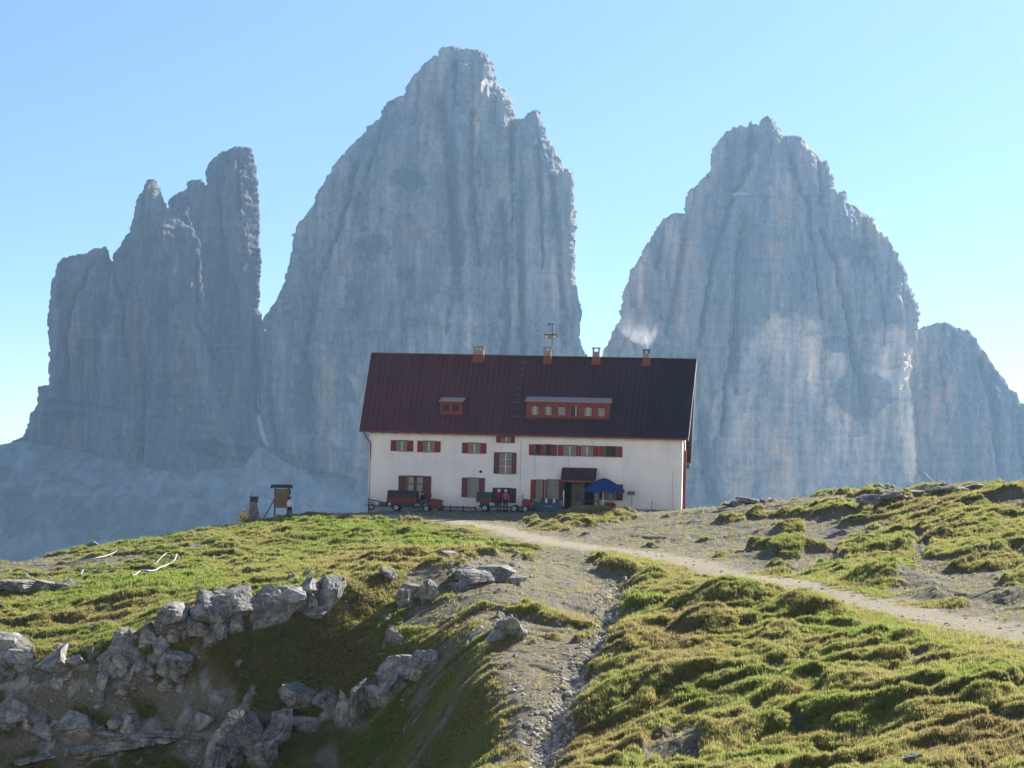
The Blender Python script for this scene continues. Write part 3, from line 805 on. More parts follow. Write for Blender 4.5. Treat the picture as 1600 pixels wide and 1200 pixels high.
def mountain(name, label, layers, cracks, patches, step=1.05, seed=0, gain=1.0):
    Vs, Fs, Ts = [], [], []
    off = 0
    for li, (outline, Y0, Rr, relief) in enumerate(layers):
        P = [(at(a_, b_, Y0).x, at(a_, b_, Y0).z) for a_, b_ in outline]
        xs = np.array([q[0] for q in P]); zs = np.array([q[1] for q in P])
        X_, Z_ = np.meshgrid(np.arange(xs.min() - 6, xs.max() + 6, step), np.arange(zs.min(), zs.max() + 6, step))
        n = len(P)
        dd = seg_dist(X_, Z_, [q for q in P if True])      # open outline: the foot is not an edge
        sdv = np.where(inside_poly(X_, Z_, P), dd, -dd)
        jag = fbm(X_ / 13, Z_ / 16, 3, seed + li) * 4.5 + fbm(X_ / 4.2, Z_ / 5.5, 3, seed + li + 7) * 3.0 + (np.floor(perlin(X_ * 0 + 3.1, Z_ / 6.5, seed + 3) * 3) / 3) * 1.6
        sdn = sdv + jag * .75 + 1.2 - 0.8
        inside = sdn > 0
        s_ = np.clip(sdn, 0, None)
        q_ = np.clip(s_ / Rr, 0, 1)
        q_ = np.clip(s_ / (Rr * .13), 0, 1)
        T = Rr * 0.13 * np.sqrt(1 - (1 - q_) ** 2) + .32 * np.clip(s_, 0, 110) + 8 * sstep(0, 30, s_)
        ed = sstep(0, 26, s_)
        warp = fbm(X_ / 60, Z_ / 60, 3, seed + 11) * 14
        tri = lambda u_: np.abs(2 * (u_ - np.floor(u_)) - 1)
        bn = np.floor(Z_ / 42 + fbm(X_ / 70, Z_ / 70, 3, seed + 41) * 1.6 + X_ / 260); bo = perlin(bn * 7.31 + .37, bn * 0 + .5, seed + 42)
        bn2 = np.floor(Z_ / 13 + fbm(X_ / 25, Z_ / 25, 3, seed + 43) * 1.5); bo2 = perlin(bn2 * 5.17 + .37 + np.floor(X_ / 60) * .7, bn2 * 0 + .5, seed + 44)
        fl = (perlin((X_ + warp) / 42, Z_ / 200, seed + 21) * 16 + tri((X_ + warp) / 37 + bo * .35 + fbm(X_ / 50, Z_ / 80, 2, seed + 22) * .5) * 11
              + tri((X_ + warp * .5) / 14 + bo * .8 + fbm(X_ / 20, Z_ / 60, 3, seed + 23) * .9) * 5.5 + tri(X_ / 5.2 + bo2 * .9 + fbm(X_ / 8, Z_ / 24, 2, seed + 29)) * 2.0
              + bo * 7 + bo2 * 3.2 + fbm(X_ / 30, Z_ / 30, 3, seed + 27) * 7 - 12)
        fine = fbm(X_ / 4.5, Z_ / 6, 4, seed + 24) * 2.4
        led = perlin(X_ / 70, (Z_ + fbm(X_ / 40, Z_ / 40, 2, seed + 26) * 14) / 9, seed + 25) * 3.4 * sstep(-.3, .3, perlin(X_ / 60, Z_ / 60, seed + 28))
        T = np.clip(T + relief * ed * (fl + fine + led), 1.0, None)
        Yf = Y0 - T
        pxm, pym = proj(X_, np.full(X_.shape, Y0), Z_)
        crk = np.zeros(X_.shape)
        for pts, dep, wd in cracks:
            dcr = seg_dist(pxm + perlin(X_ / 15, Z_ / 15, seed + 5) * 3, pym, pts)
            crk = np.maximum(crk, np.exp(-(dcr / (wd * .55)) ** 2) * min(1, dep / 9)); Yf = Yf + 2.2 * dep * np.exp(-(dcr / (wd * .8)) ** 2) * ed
        tn = np.ones(X_.shape + (4,)); tn[..., :3] *= gain * (1 - .72 * crk * sstep(-.6, .2, fbm(X_ / 20, Z_ / 40, 3, seed + 9)))[..., None]  # cracks darkened in the tint: water stain plus painted crevice shade
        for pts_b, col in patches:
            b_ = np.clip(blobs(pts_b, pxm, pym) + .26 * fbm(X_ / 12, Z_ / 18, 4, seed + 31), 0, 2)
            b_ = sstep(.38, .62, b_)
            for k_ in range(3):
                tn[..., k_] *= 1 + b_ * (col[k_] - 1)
        id2 = np.full(X_.shape, -1)
        fc = inside[:-1, :-1] & inside[:-1, 1:] & inside[1:, 1:] & inside[1:, :-1]
        used = np.zeros(X_.shape, bool)
        used[:-1, :-1] |= fc; used[:-1, 1:] |= fc; used[1:, 1:] |= fc; used[1:, :-1] |= fc
        nu = int(used.sum())
        id2[used] = np.arange(nu)
        fr = np.stack([X_[used], Yf[used], Z_[used]], -1)
        Tb = np.clip(T, 0.5, None)
        bk = np.stack([X_[used], (Y0 + 0.7 * Tb)[used], Z_[used]], -1)
        A_ = np.stack([id2[:-1, :-1][fc], id2[:-1, 1:][fc], id2[1:, 1:][fc], id2[1:, :-1][fc]], -1)
        Bk = A_[:, ::-1] + nu
        # rim between front and back
        E = np.concatenate([A_[:, [0, 1]], A_[:, [1, 2]], A_[:, [2, 3]], A_[:, [3, 0]]])
        key = np.minimum(E[:, 0], E[:, 1]).astype(np.int64) * (nu + 1) + np.maximum(E[:, 0], E[:, 1])
        _, first, cnt = np.unique(key, return_index=True, return_counts=True)
        be = E[first[cnt == 1]]
        rim = np.stack([be[:, 1], be[:, 0], be[:, 0] + nu, be[:, 1] + nu], -1)
        Vs.append(np.concatenate([fr, bk])); Fs.append(np.concatenate([A_, Bk, rim]) + off)
        tc_ = tn[used]; Ts.append(np.concatenate([tc_, tc_]))
        off += 2 * nu
    o = np_mesh(name, np.concatenate(Vs), np.concatenate(Fs), [M['cliff']], cols={'tint': np.concatenate(Ts)}, smooth=False)
    return tag(o, label, kind='structure')


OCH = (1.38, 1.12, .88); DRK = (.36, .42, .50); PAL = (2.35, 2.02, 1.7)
A_out = [(-60, 900), (-60, 712), (0, 697), (18, 690), (35, 683), (42, 668), (48, 650), (58, 632), (62, 604), (74, 602), (78, 560), (75, 500), (80, 450), (86, 425), (92, 405), (110, 400), (130, 398), (142, 392), (145, 386), (165, 386), (170, 392), (174, 404), (192, 470), (205, 560), (230, 700), (250, 900)]
B_out = [(110, 900), (150, 600), (165, 480), (175, 420), (178, 398), (190, 378), (205, 358), (208, 338), (215, 312), (224, 290), (230, 281), (242, 281), (250, 292), (256, 310), (264, 328), (272, 338), (288, 347), (300, 357), (310, 372), (314, 400), (320, 480), (335, 600), (370, 700), (420, 900)]
D1_out = [(240, 900), (250, 500), (262, 345), (263, 318), (272, 305), (283, 299), (289, 301), (293, 283), (305, 279), (314, 282), (320, 292), (335, 360), (380, 900)]
D_out = [(270, 900), (285, 500), (305, 380), (316, 300), (322, 288), (323, 268), (328, 251), (336, 245), (350, 237), (360, 231), (375, 229), (391, 231), (397, 245), (402, 262), (404, 300), (406, 330), (405, 380), (408, 425), (405, 460), (404, 482), (411, 494), (416, 520), (420, 600), (440, 900)]
left_cr = [([(148, 410), (122, 470), (110, 520), (108, 620)], 9, 3), ([(176, 410), (196, 480), (200, 560)], 12, 5), ([(375, 250), (378, 330)], 8, 3), ([(228, 560), (232, 640), (226, 720)], 12, 5), ([(345, 255), (347, 330), (352, 420), (345, 520)], 5, 4),
           ([(312, 400), (308, 500), (335, 560)], 8, 6), ([(80, 627), (150, 633), (190, 640)], 5, 3), ([(290, 692), (390, 700)], 5, 6), ([(316, 702), (350, 716), (385, 716)], 9, 7), ([(404, 500), (402, 640)], 8, 6)]
left_pt = [([(130, 560, 28, 70, 0, .9), (215, 520, 14, 60, .0, .7), (225, 590, 10, 40, 0, .8), (240, 440, 30, 60, 0, .4), (120, 440, 30, 40, 0, .5), (340, 480, 8, 40, 0, .5), (370, 600, 20, 60, 0, .3)], OCH),
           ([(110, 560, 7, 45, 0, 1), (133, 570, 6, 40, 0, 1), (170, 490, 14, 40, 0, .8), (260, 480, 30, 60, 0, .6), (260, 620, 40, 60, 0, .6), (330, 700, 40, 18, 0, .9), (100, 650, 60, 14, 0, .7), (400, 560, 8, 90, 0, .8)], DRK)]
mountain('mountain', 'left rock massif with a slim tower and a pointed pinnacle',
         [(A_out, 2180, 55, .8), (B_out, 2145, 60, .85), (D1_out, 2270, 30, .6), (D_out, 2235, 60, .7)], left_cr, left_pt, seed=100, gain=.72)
M_out = [(385, 900), (400, 640), (412, 540), (413, 495), (422, 482), (430, 470), (438, 458), (446, 438), (450, 415), (456, 398), (459, 368), (468, 348), (478, 338), (488, 322), (494, 305), (505, 288), (520, 262), (534, 246), (548, 226), (560, 214), (572, 205), (573, 195), (592, 188), (596, 172), (606, 158), (620, 154), (633, 150), (636, 132), (646, 116), (655, 107), (668, 100), (674, 87), (684, 88), (690, 76), (700, 72), (712, 71), (722, 78), (738, 77), (752, 78), (766, 88), (771, 100), (774, 128), (780, 133), (792, 137), (796, 152), (803, 165), (805, 184), (818, 186), (826, 178), (836, 169), (844, 174), (848, 195), (852, 212), (864, 232), (876, 248), (880, 262), (894, 268), (898, 275), (897, 310), (902, 355), (898, 380), (898, 430), (903, 460), (909, 490), (906, 528), (912, 545), (920, 560), (940, 640), (960, 900)]
M_rs = [(790, 900), (800, 400), (802, 260), (806, 200), (812, 190), (826, 178), (836, 170), (844, 175), (848, 196), (853, 214), (865, 233), (877, 249), (880, 262), (895, 268), (897, 310), (901, 355), (897, 380), (897, 430), (902, 460), (908, 490), (905, 530), (914, 548), (945, 900)]
mid_cr = [([(690, 160), (702, 230), (706, 300), (712, 380), (718, 470)], 14, 8), ([(738, 180), (735, 260), (742, 340), (750, 420)], 8, 6), ([(800, 200), (806, 300), (812, 420), (818, 560)], 16, 7), ([(712, 100), (712, 170)], 8, 5),
          ([(785, 320), (790, 400), (795, 500), (790, 560)], 9, 5), ([(712, 440), (700, 520)], 5, 4), ([(560, 260), (535, 350), (500, 450), (480, 560)], 7, 6), ([(600, 200), (580, 270), (560, 330)], 5, 5), ([(860, 280), (872, 380), (880, 480)], 8, 6), ([(840, 200), (845, 300), (848, 420)], 6, 4), ([(480, 560), (500, 650), (490, 740)], 6, 8), ([(655, 130), (650, 200)], 5, 4), ([(490, 735), (560, 750)], 5, 4), ([(415, 520), (425, 640), (440, 720)], 9, 8)]
mid_pt = [([(675, 240, 18, 60, .1, .9), (645, 255, 34, 10, 0, .8), (745, 210, 8, 60, 0, .7), (560, 430, 40, 50, .4, .55), (660, 370, 50, 30, 0, .6), (515, 590, 20, 70, 0, .7), (510, 680, 20, 60, 0, .6), (805, 330, 6, 60, 0, .6), (755, 340, 16, 30, 0, .6), (700, 420, 60, 60, 0, .35), (700, 82, 40, 10, 0, .4)], OCH),
          ([(700, 560, 140, 120, 0, .62), (560, 700, 60, 80, 0, .6), (740, 260, 6, 120, 0, .6)], (1.45, 1.4, 1.32)),
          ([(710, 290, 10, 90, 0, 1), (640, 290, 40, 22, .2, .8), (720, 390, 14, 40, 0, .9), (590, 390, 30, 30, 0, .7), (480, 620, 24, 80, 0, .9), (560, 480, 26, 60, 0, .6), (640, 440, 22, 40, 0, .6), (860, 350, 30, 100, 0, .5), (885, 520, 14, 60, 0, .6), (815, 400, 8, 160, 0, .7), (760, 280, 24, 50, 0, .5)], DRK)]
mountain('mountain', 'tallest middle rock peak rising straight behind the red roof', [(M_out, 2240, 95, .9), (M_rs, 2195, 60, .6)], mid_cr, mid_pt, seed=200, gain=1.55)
W_out = [(860, 900), (915, 620), (930, 570), (941, 553), (950, 535), (960, 510), (968, 498), (970, 480), (972, 462), (978, 445), (985, 425), (996, 408), (1003, 392), (1012, 380), (1020, 366), (1030, 352), (1035, 340), (1045, 335), (1068, 332), (1071, 312), (1074, 300), (1085, 292), (1096, 279), (1108, 272), (1111, 245), (1113, 232), (1122, 222), (1134, 206), (1145, 200), (1158, 197), (1166, 199), (1170, 192), (1176, 191), (1185, 196), (1189, 185), (1199, 181), (1210, 190), (1218, 200), (1225, 214), (1240, 212), (1254, 215), (1262, 229), (1275, 238), (1279, 250), (1292, 252), (1300, 270), (1303, 292), (1308, 300), (1318, 296), (1325, 308), (1324, 320), (1345, 326), (1362, 340), (1370, 355), (1385, 368), (1398, 392), (1415, 420), (1420, 445), (1430, 465), (1438, 487), (1434, 515), (1426, 545), (1421, 600), (1426, 630), (1430, 700), (1440, 900)]
W_up = [(1060, 560), (1085, 400), (1105, 300), (1109, 272), (1112, 235), (1122, 223), (1134, 207), (1158, 198), (1170, 193), (1186, 196), (1190, 186), (1200, 182), (1211, 191), (1225, 215), (1250, 214), (1262, 230), (1276, 240), (1290, 255), (1300, 290), (1330, 400), (1350, 560)]
w_cr = [([(1144, 300), (1128, 350), (1108, 420), (1095, 480), (1088, 540)], 14, 4), ([(1160, 340), (1150, 400), (1146, 470), (1140, 540), (1128, 600), (1122, 680)], 16, 4), ([(1172, 200), (1168, 260), (1150, 300)], 12, 6), ([(1258, 310), (1262, 370), (1272, 460), (1272, 500)], 9, 3.5),
        ([(1280, 360), (1300, 420), (1308, 470), (1320, 520), (1326, 580)], 14, 4), ([(1225, 220), (1240, 280), (1262, 330)], 8, 5), ([(1275, 245), (1282, 320)], 7, 4), ([(1371, 450), (1376, 540)], 5, 3), ([(1346, 320), (1350, 420)], 5, 4), ([(1075, 330), (1060, 420), (1040, 520)], 6, 6), ([(1040, 345), (1025, 420)], 5, 5), ([(1110, 690), (1105, 780)], 8, 8), ([(1080, 560), (1090, 640), (1095, 740)], 8, 10)]
w_pt = [([(1225, 560, 55, 60, 0, 1.1), (1260, 670, 150, 110, 0, 1.2), (1365, 570, 34, 45, 0, 1.1), (1395, 560, 18, 50, 0, .8), (1200, 720, 90, 60, 0, .8), (1380, 700, 50, 60, 0, .8), (1290, 590, 30, 20, 0, .7)], PAL),
        ([(1200, 400, 40, 14, 0, .9), (1110, 290, 14, 24, 0, .8), (1195, 305, 14, 10, 0, .8), (1240, 318, 14, 8, 0, .8), (1100, 345, 30, 14, 0, .7), (1350, 352, 20, 8, 0, .8), (1230, 700, 70, 40, 0, .5), (1130, 480, 20, 40, 0, .4)], OCH),
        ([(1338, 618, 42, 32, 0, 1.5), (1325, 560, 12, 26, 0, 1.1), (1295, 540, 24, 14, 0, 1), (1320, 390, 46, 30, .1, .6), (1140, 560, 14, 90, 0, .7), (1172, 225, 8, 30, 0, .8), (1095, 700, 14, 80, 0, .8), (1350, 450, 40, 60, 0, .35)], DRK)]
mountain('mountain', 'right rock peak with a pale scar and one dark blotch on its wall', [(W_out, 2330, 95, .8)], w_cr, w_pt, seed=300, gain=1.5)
F_out = [(1380, 900), (1400, 560), (1432, 515), (1442, 510), (1456, 507), (1466, 504), (1478, 504), (1490, 508), (1502, 513), (1515, 520), (1526, 528), (1532, 542), (1538, 550), (1548, 562), (1556, 578), (1570, 594), (1578, 606), (1590, 616), (1596, 632), (1604, 628), (1625, 660), (1660, 700), (1720, 760), (1760, 900)]
mountain('mountain', 'lowest far peak at the right edge beyond the big tower', [(F_out, 2420, 80, .8)], [([(1528, 560), (1545, 640), (1550, 740)], 14, 5), ([(1460, 560), (1470, 660)], 5, 4), ([(1590, 640), (1592, 740)], 8, 5)],
         [([(1470, 620, 40, 60, 0, .6)], OCH), ([(1545, 620, 14, 80, 0, .9)], DRK)], seed=400, gain=1.25)


def snow(name, label, pts, Y):
    P = [at(a_, b_, Y) for a_, b_ in pts]
    mb = MB()
    c_ = sum((q for q in P), Vector()) / len(P)
    n = len(P)
    mb.add([tuple(q) for q in P] + [tuple(c_ + Vector((0, -5, 1)))], [(i, (i + 1) % n, n) for i in range(n)])
    mb.add([tuple(q + Vector((0, 3, 0))) for q in P] + [tuple(q) for q in P], [(i, (i + 1) % n, (i + 1) % n + n, i + n) for i in range(n)])
    tag(mb.build(name, M['snow'], smooth=True), label, 'snow patch', kind='structure')


snow('snow_patch', 'narrow snow tongue in the gully between left massif and middle peak', [(401, 652), (405, 648), (408, 656), (411, 668), (416, 684), (420, 697), (413, 693), (407, 682), (404, 668)], 2110)
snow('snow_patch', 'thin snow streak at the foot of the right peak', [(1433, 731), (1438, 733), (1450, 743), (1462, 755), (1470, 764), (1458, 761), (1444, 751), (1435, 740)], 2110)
bpy.data.objects['snow_patch.001'].data.materials.clear(); bpy.data.objects['snow_patch.001'].data.materials.append(simple('shaded_snow', (.05, .06, .075)))  # very dark snow colour: shade painted onto a streak that the sun hits
snow('snow_patch', 'little snow line on a ledge high on the right peak', [(1139, 303), (1150, 301), (1160, 299), (1172, 303), (1160, 305), (1150, 305)], 2215)
snow('snow_patch', 'tiny snow fleck just below the summit of the middle peak', [(716, 99), (722, 98), (730, 100), (724, 102)], 2195)

# ------------------------------------------------------------------ boulders and outcrops
def icos(sub):
    import bmesh
    bm = bmesh.new(); bmesh.ops.create_icosphere(bm, subdivisions=sub, radius=1.0)
    v_ = np.array([x_.co[:] for x_ in bm.verts]); f_ = np.array([[l.index for l in fc_.verts] for fc_ in bm.faces]); bm.free()
    return v_, f_


ICO5 = icos(5); ICO4 = icos(4); ICO2 = icos(2)


def rock_pts(w_, d_, h_, seed, ico=None, cuts=20, flut=0.0, rz=None, lean=0.0):
    r_ = np.random.default_rng(seed)
    v_ = (ico or ICO5)[0].copy()
    for _ in range(cuts):
        n_ = r_.normal(size=3); n_[2] *= .7; n_ /= np.linalg.norm(n_)
        d0 = r_.uniform(.36, .82)
        dd_ = v_ @ n_ - d0
        v_ = v_ - np.clip(dd_, 0, None)[:, None] * n_[None]
    ns = fbm(v_[:, 0] * 3 + v_[:, 2] * 1.7, v_[:, 1] * 3 - v_[:, 2] * 1.3, 4, seed)
    v_ = v_ * (1 + .045 * ns - .05 * (np.abs((v_[:, 2] * 2.3 + .25 * v_[:, 0] + seed * .37) % 1 - .5) < .06))[:, None]
    if flut:
        a_ = np.arctan2(v_[:, 1], v_[:, 0])
        v_[:, :2] *= (1 - flut * np.abs(perlin(a_ * 4.5, v_[:, 2] * .7, seed + 2)))[:, None]
    crack = np.abs(perlin(v_[:, 0] * 1.6 + seed, v_[:, 2] * .8, seed + 3))
    v_ = v_ * (1 - .12 * np.exp(-(crack / .05) ** 2))[:, None]
    v_ = v_ / np.abs(v_).max(0)
    v_ = v_ * np.array([w_ / 2, d_ / 2, h_ / 2])
    v_[:, 0] += lean * v_[:, 2]
    a0 = r_.uniform(-.4, .4) if rz is None else rz
    c_, s_ = math.cos(a0), math.sin(a0)
    return np.stack([v_[:, 0] * c_ - v_[:, 1] * s_, v_[:, 0] * s_ + v_[:, 1] * c_, v_[:, 2]], -1)


def outcrop(name, label, blocks, cat='rock', group=None, seed=0, ico=None):
    """blocks: (px centre, py of the foot, width px, height px[, flute, lean])"""
    Vs, Fs = [], []; off = 0
    o0 = None
    ic = ico or ICO5
    for i, bl in enumerate(blocks):
        px, py, wp, hp = bl[:4]
        fl = bl[4] if len(bl) > 4 else 0; ln = bl[5] if len(bl) > 5 else 0
        q = ghit(px, py)
        if o0 is not None:
            yq = min(max(q.y, o0.y - 1.0), o0.y + 1.0); dq = ray(px, py); q = Vector((dq.x / dq.y * yq, yq, 0)); q.z = gz(q.x, q.y)
        s_ = q.y / F
        wm, hm = wp * s_ * 1.3, hp * s_ * 1.05
        dm = min(max(wm, hm) * .9, wm * 1.6)
        v_ = rock_pts(wm, dm, hm * 1.35, seed * 31 + i, ic, flut=fl, lean=ln)
        if o0 is None: o0 = q
        v_ = v_ + np.array([q.x - o0.x, q.y - o0.y + dm * .35, q.z - o0.z + hm * .5 - hm * .17])
        Vs.append(v_); Fs.append(ic[1] + off); off += len(v_)
    o = np_mesh(name, np.concatenate(Vs), np.concatenate(Fs), [M['rock']], smooth=False)
    o.location = o0
    return tag(o, label, cat, group)


G_ = 'limestone outcrops on the grassy slope'


def ledge(name, label, line, rows, size, seed, step=22, lean=.15):
    r_ = np.random.default_rng(seed)
    bl = []
    L_ = sum(math.hypot(b_[0] - a_[0], b_[1] - a_[1]) for a_, b_ in zip(line[:-1], line[1:]))
    n_ = int(L_ / step)
    xs_ = [q[0] for q in line]; ys_ = [q[1] for q in line]
    for k in range(n_ + 1):
        x_ = xs_[0] + (xs_[-1] - xs_[0]) * k / n_
        y_ = float(np.interp(x_, xs_, ys_))
        for rw in range(rows):
            if r_.uniform() < .12 + .16 * rw: continue
            s_ = size * r_.choice([.7, .85, 1.1, 1.7]) * r_.uniform(.8, 1.2) * (1 - .10 * rw)
            bl.append((x_ + r_.uniform(-9, 9) - rw * 3, y_ + rw * size * .62 + r_.uniform(-6, 6), s_ * r_.uniform(.9, 1.7), s_, .12 * r_.uniform(0, 1.5), r_.uniform(-.05, lean)))
    return ledge_build(name, label, bl, seed)


def ledge_build(name, label, bl, seed):
    Vs, Fs = [], []; off = 0; o0 = None; prev = None
    for i, (px, py, wp, hp, fl, ln) in enumerate(bl):
        q = ghit(px, py)
        if prev is not None: 
            yq = min(max(q.y, prev - .9), prev + .9); dq = ray(px, py); q = Vector((dq.x / dq.y * yq, yq, 0)); q.z = gz(q.x, q.y)
        prev = q.y
        s_ = q.y / F
        wm, hm = wp * s_ * 1.15, hp * s_
        v_ = rock_pts(wm, max(wm, hm) * 1.1, hm * 1.4, seed * 57 + i, ICO4, cuts=20, flut=fl, lean=ln, rz=.5 * math.sin(i))
        if o0 is None: o0 = q
        Vs.append(v_ + np.array([q.x - o0.x, q.y - o0.y + wm * .2, q.z - o0.z + hm * .10])); Fs.append(ICO4[1] + off); off += len(v_)
    o = np_mesh(name, np.concatenate(Vs), np.concatenate(Fs), [M['rock']], smooth=False)
    o.location = o0
    return tag(o, label, 'rock ledge')
outcrop('boulder', 'rounded pale boulder standing alone in the shaded hollow', [(612, 1014, 36, 36)], 'boulder', seed=1)
outcrop('boulder', 'upright grey boulder on the rim above the hollow', [(603, 908, 26, 24)], 'boulder', seed=2)
outcrop('rock_outcrop', 'fluted pale outcrop facing the track, right of the upright boulder', [(650, 945, 42, 40, .35), (672, 940, 24, 32, .3), (634, 950, 26, 28, .2)], 'outcrop', G_, 3)
outcrop('boulder', 'small white stone at the top of the split slab outcrop', [(652, 1030, 18, 13)], 'boulder', seed=4)
outcrop('rock_outcrop', 'large broken slab outcrop right of the twin rock pillars', [(628, 1078, 84, 46, .1, .2), (662, 1062, 44, 40), (612, 1102, 66, 44, 0, .1), (590, 1112, 40, 36), (655, 1092, 40, 30)], 'outcrop', G_, 5)
outcrop('rock_outcrop', 'twin upright rock pillars split by a dark crack', [(557, 1144, 40, 74, .1, -.05), (531, 1140, 22, 56, .1), (562, 1086, 40, 20)], 'outcrop', G_, 6)
outcrop('rock_outcrop', 'tall slanting slab outcrop at the bottom edge of the picture', [(350, 1215, 62, 96, .1, .25), (385, 1190, 34, 60, .1, .2), (330, 1225, 40, 70, 0, .2)], 'outcrop', G_, 7)
outcrop('rock_outcrop', 'narrow cracked slab outcrop beside the slanting slabs', [(425, 1180, 44, 62, .1, .15), (440, 1150, 30, 40), (410, 1210, 50, 46)], 'outcrop', G_, 8)
outcrop('rock_outcrop', 'brown rounded rock below the grassy ledge at lower left', [(312, 1155, 30, 46, .1, .2)], 'outcrop', G_, 9)
ledge('rock_ledge', 'long layered rock ledge under the left meadow', [(190, 1010), (240, 992), (300, 975), (360, 955), (405, 950)], 3, 30, 10)
ledge('rock_ledge', 'tilted grey slabs of the ledge at the far left', [(5, 1035), (60, 1040), (120, 1036), (180, 1025)], 3, 28, 11, lean=.45)
ledge('rock_ledge', 'broken grey slabs low in the shaded slope under the long ledge', [(160, 1070), (210, 1058), (262, 1062)], 2, 27, 31)
ledge('rock_ledge', 'lowest broken slabs near the bottom left corner', [(15, 1125), (90, 1140), (170, 1130), (240, 1150)], 2, 24, 32, lean=.3)
ledge('rock_ledge', 'knobbly grey outcrop breaking the rim left of the upright boulder', [(430, 940), (470, 932), (512, 930)], 3, 26, 12)
outcrop('rock_outcrop', 'broad outcrop above the gravel chute', [(745, 915, 50, 26, .1), (775, 905, 60, 26), (720, 925, 34, 20), (800, 895, 40, 18), (760, 885, 50, 12)], 'outcrop', G_, 13)
outcrop('rock_outcrop', 'rough rock knob on the spur left of the chute', [(800, 995, 38, 32, .1), (778, 1005, 30, 24), (815, 1000, 22, 22)], 'outcrop', G_, 14)
outcrop('rock_outcrop', 'flat pale rocks on the skyline at the right', [(1370, 786, 46, 16), (1400, 784, 40, 15), (1350, 779, 30, 10), (1430, 775, 30, 9)], 'outcrop', G_, 15)
outcrop('rock_outcrop', 'low grey rocks on the right skyline near the picture edge', [(1500, 768, 40, 9), (1530, 764, 40, 10), (1470, 770, 30, 8)], 'outcrop', G_, 16)
outcrop('rock_outcrop', 'dark low rocks on the skyline right of the house', [(1150, 792, 30, 8), (1172, 788, 34, 10), (1200, 784, 26, 7)], 'outcrop', G_, 17)
outcrop('boulder', 'small pale pointed stone in the gravel below the right skyline', [(1308, 838, 26, 10, 0, .4)], 'boulder', seed=18)
outcrop('boulder', 'single white stone in the grass at the bottom, left of centre right', [(1090, 1184, 14, 11)], 'boulder', seed=19)
outcrop('boulder', 'flat grey stone half sunk in the turf at lower right', [(1432, 1192, 32, 12)], 'boulder', seed=20)
outcrop('rock_outcrop', 'low dark slabs in the meadow at the left edge', [(30, 925, 60, 16), (70, 922, 50, 14), (105, 918, 40, 10)], 'outcrop', G_, 21)
outcrop('boulder', 'pale rubble block in the shade under the middle of the long ledge', [(222, 1066, 34, 24)], 'boulder', seed=22)
outcrop('boulder', 'lower of two pale blocks in the shade under the long ledge', [(192, 1090, 34, 24)], 'boulder', seed=29)
outcrop('boulder', 'tilted blue-grey stone in the shade under the right end of the long ledge', [(372, 1050, 26, 18, 0, .4)], 'boulder', seed=30)
outcrop('rock_outcrop', 'long low slabs along the bottom left edge', [(30, 1205, 90, 26), (120, 1195, 100, 24), (200, 1180, 110, 26), (260, 1160, 80, 22), (160, 1150, 90, 18)], 'outcrop', G_, 23)
outcrop('rock_outcrop', 'worn rock bulge between the slabs and the pillars', [(470, 1120, 60, 44, .15), (505, 1112, 50, 34, .1), (478, 1150, 54, 34)], 'outcrop', G_, 24)
outcrop('boulder', 'little stone perched on the crest at far left skyline', [(142, 856, 16, 9)], 'boulder', seed=25)
outcrop('boulder', 'pinkish stone lying just below the big solitary boulder', [(596, 1028, 14, 9)], 'boulder', seed=26)
outcrop('boulder', 'grey block in the turf left of the gravel chute top', [(700, 872, 28, 10)], 'boulder', seed=27)
outcrop('boulder', 'jagged stone at the head of the stony gully', [(975, 912, 16, 10)], 'boulder', seed=28)

# ------------------------------------------------------------------ scattered stones (stuff) and grass (stuff)
def proto_col(name, objs):
    c_ = bpy.data.collections.new(name)
    for o in objs: c_.objects.link(o)
    return c_


def bare_obj(name, V_, F_, mtl):
    me = bpy.data.meshes.new(name); me.from_pydata([tuple(x_) for x_ in V_], [], [tuple(int(k) for k in f_) for f_ in F_]); me.materials.append(mtl)
    me.update()
    return bpy.data.objects.new(name, me)


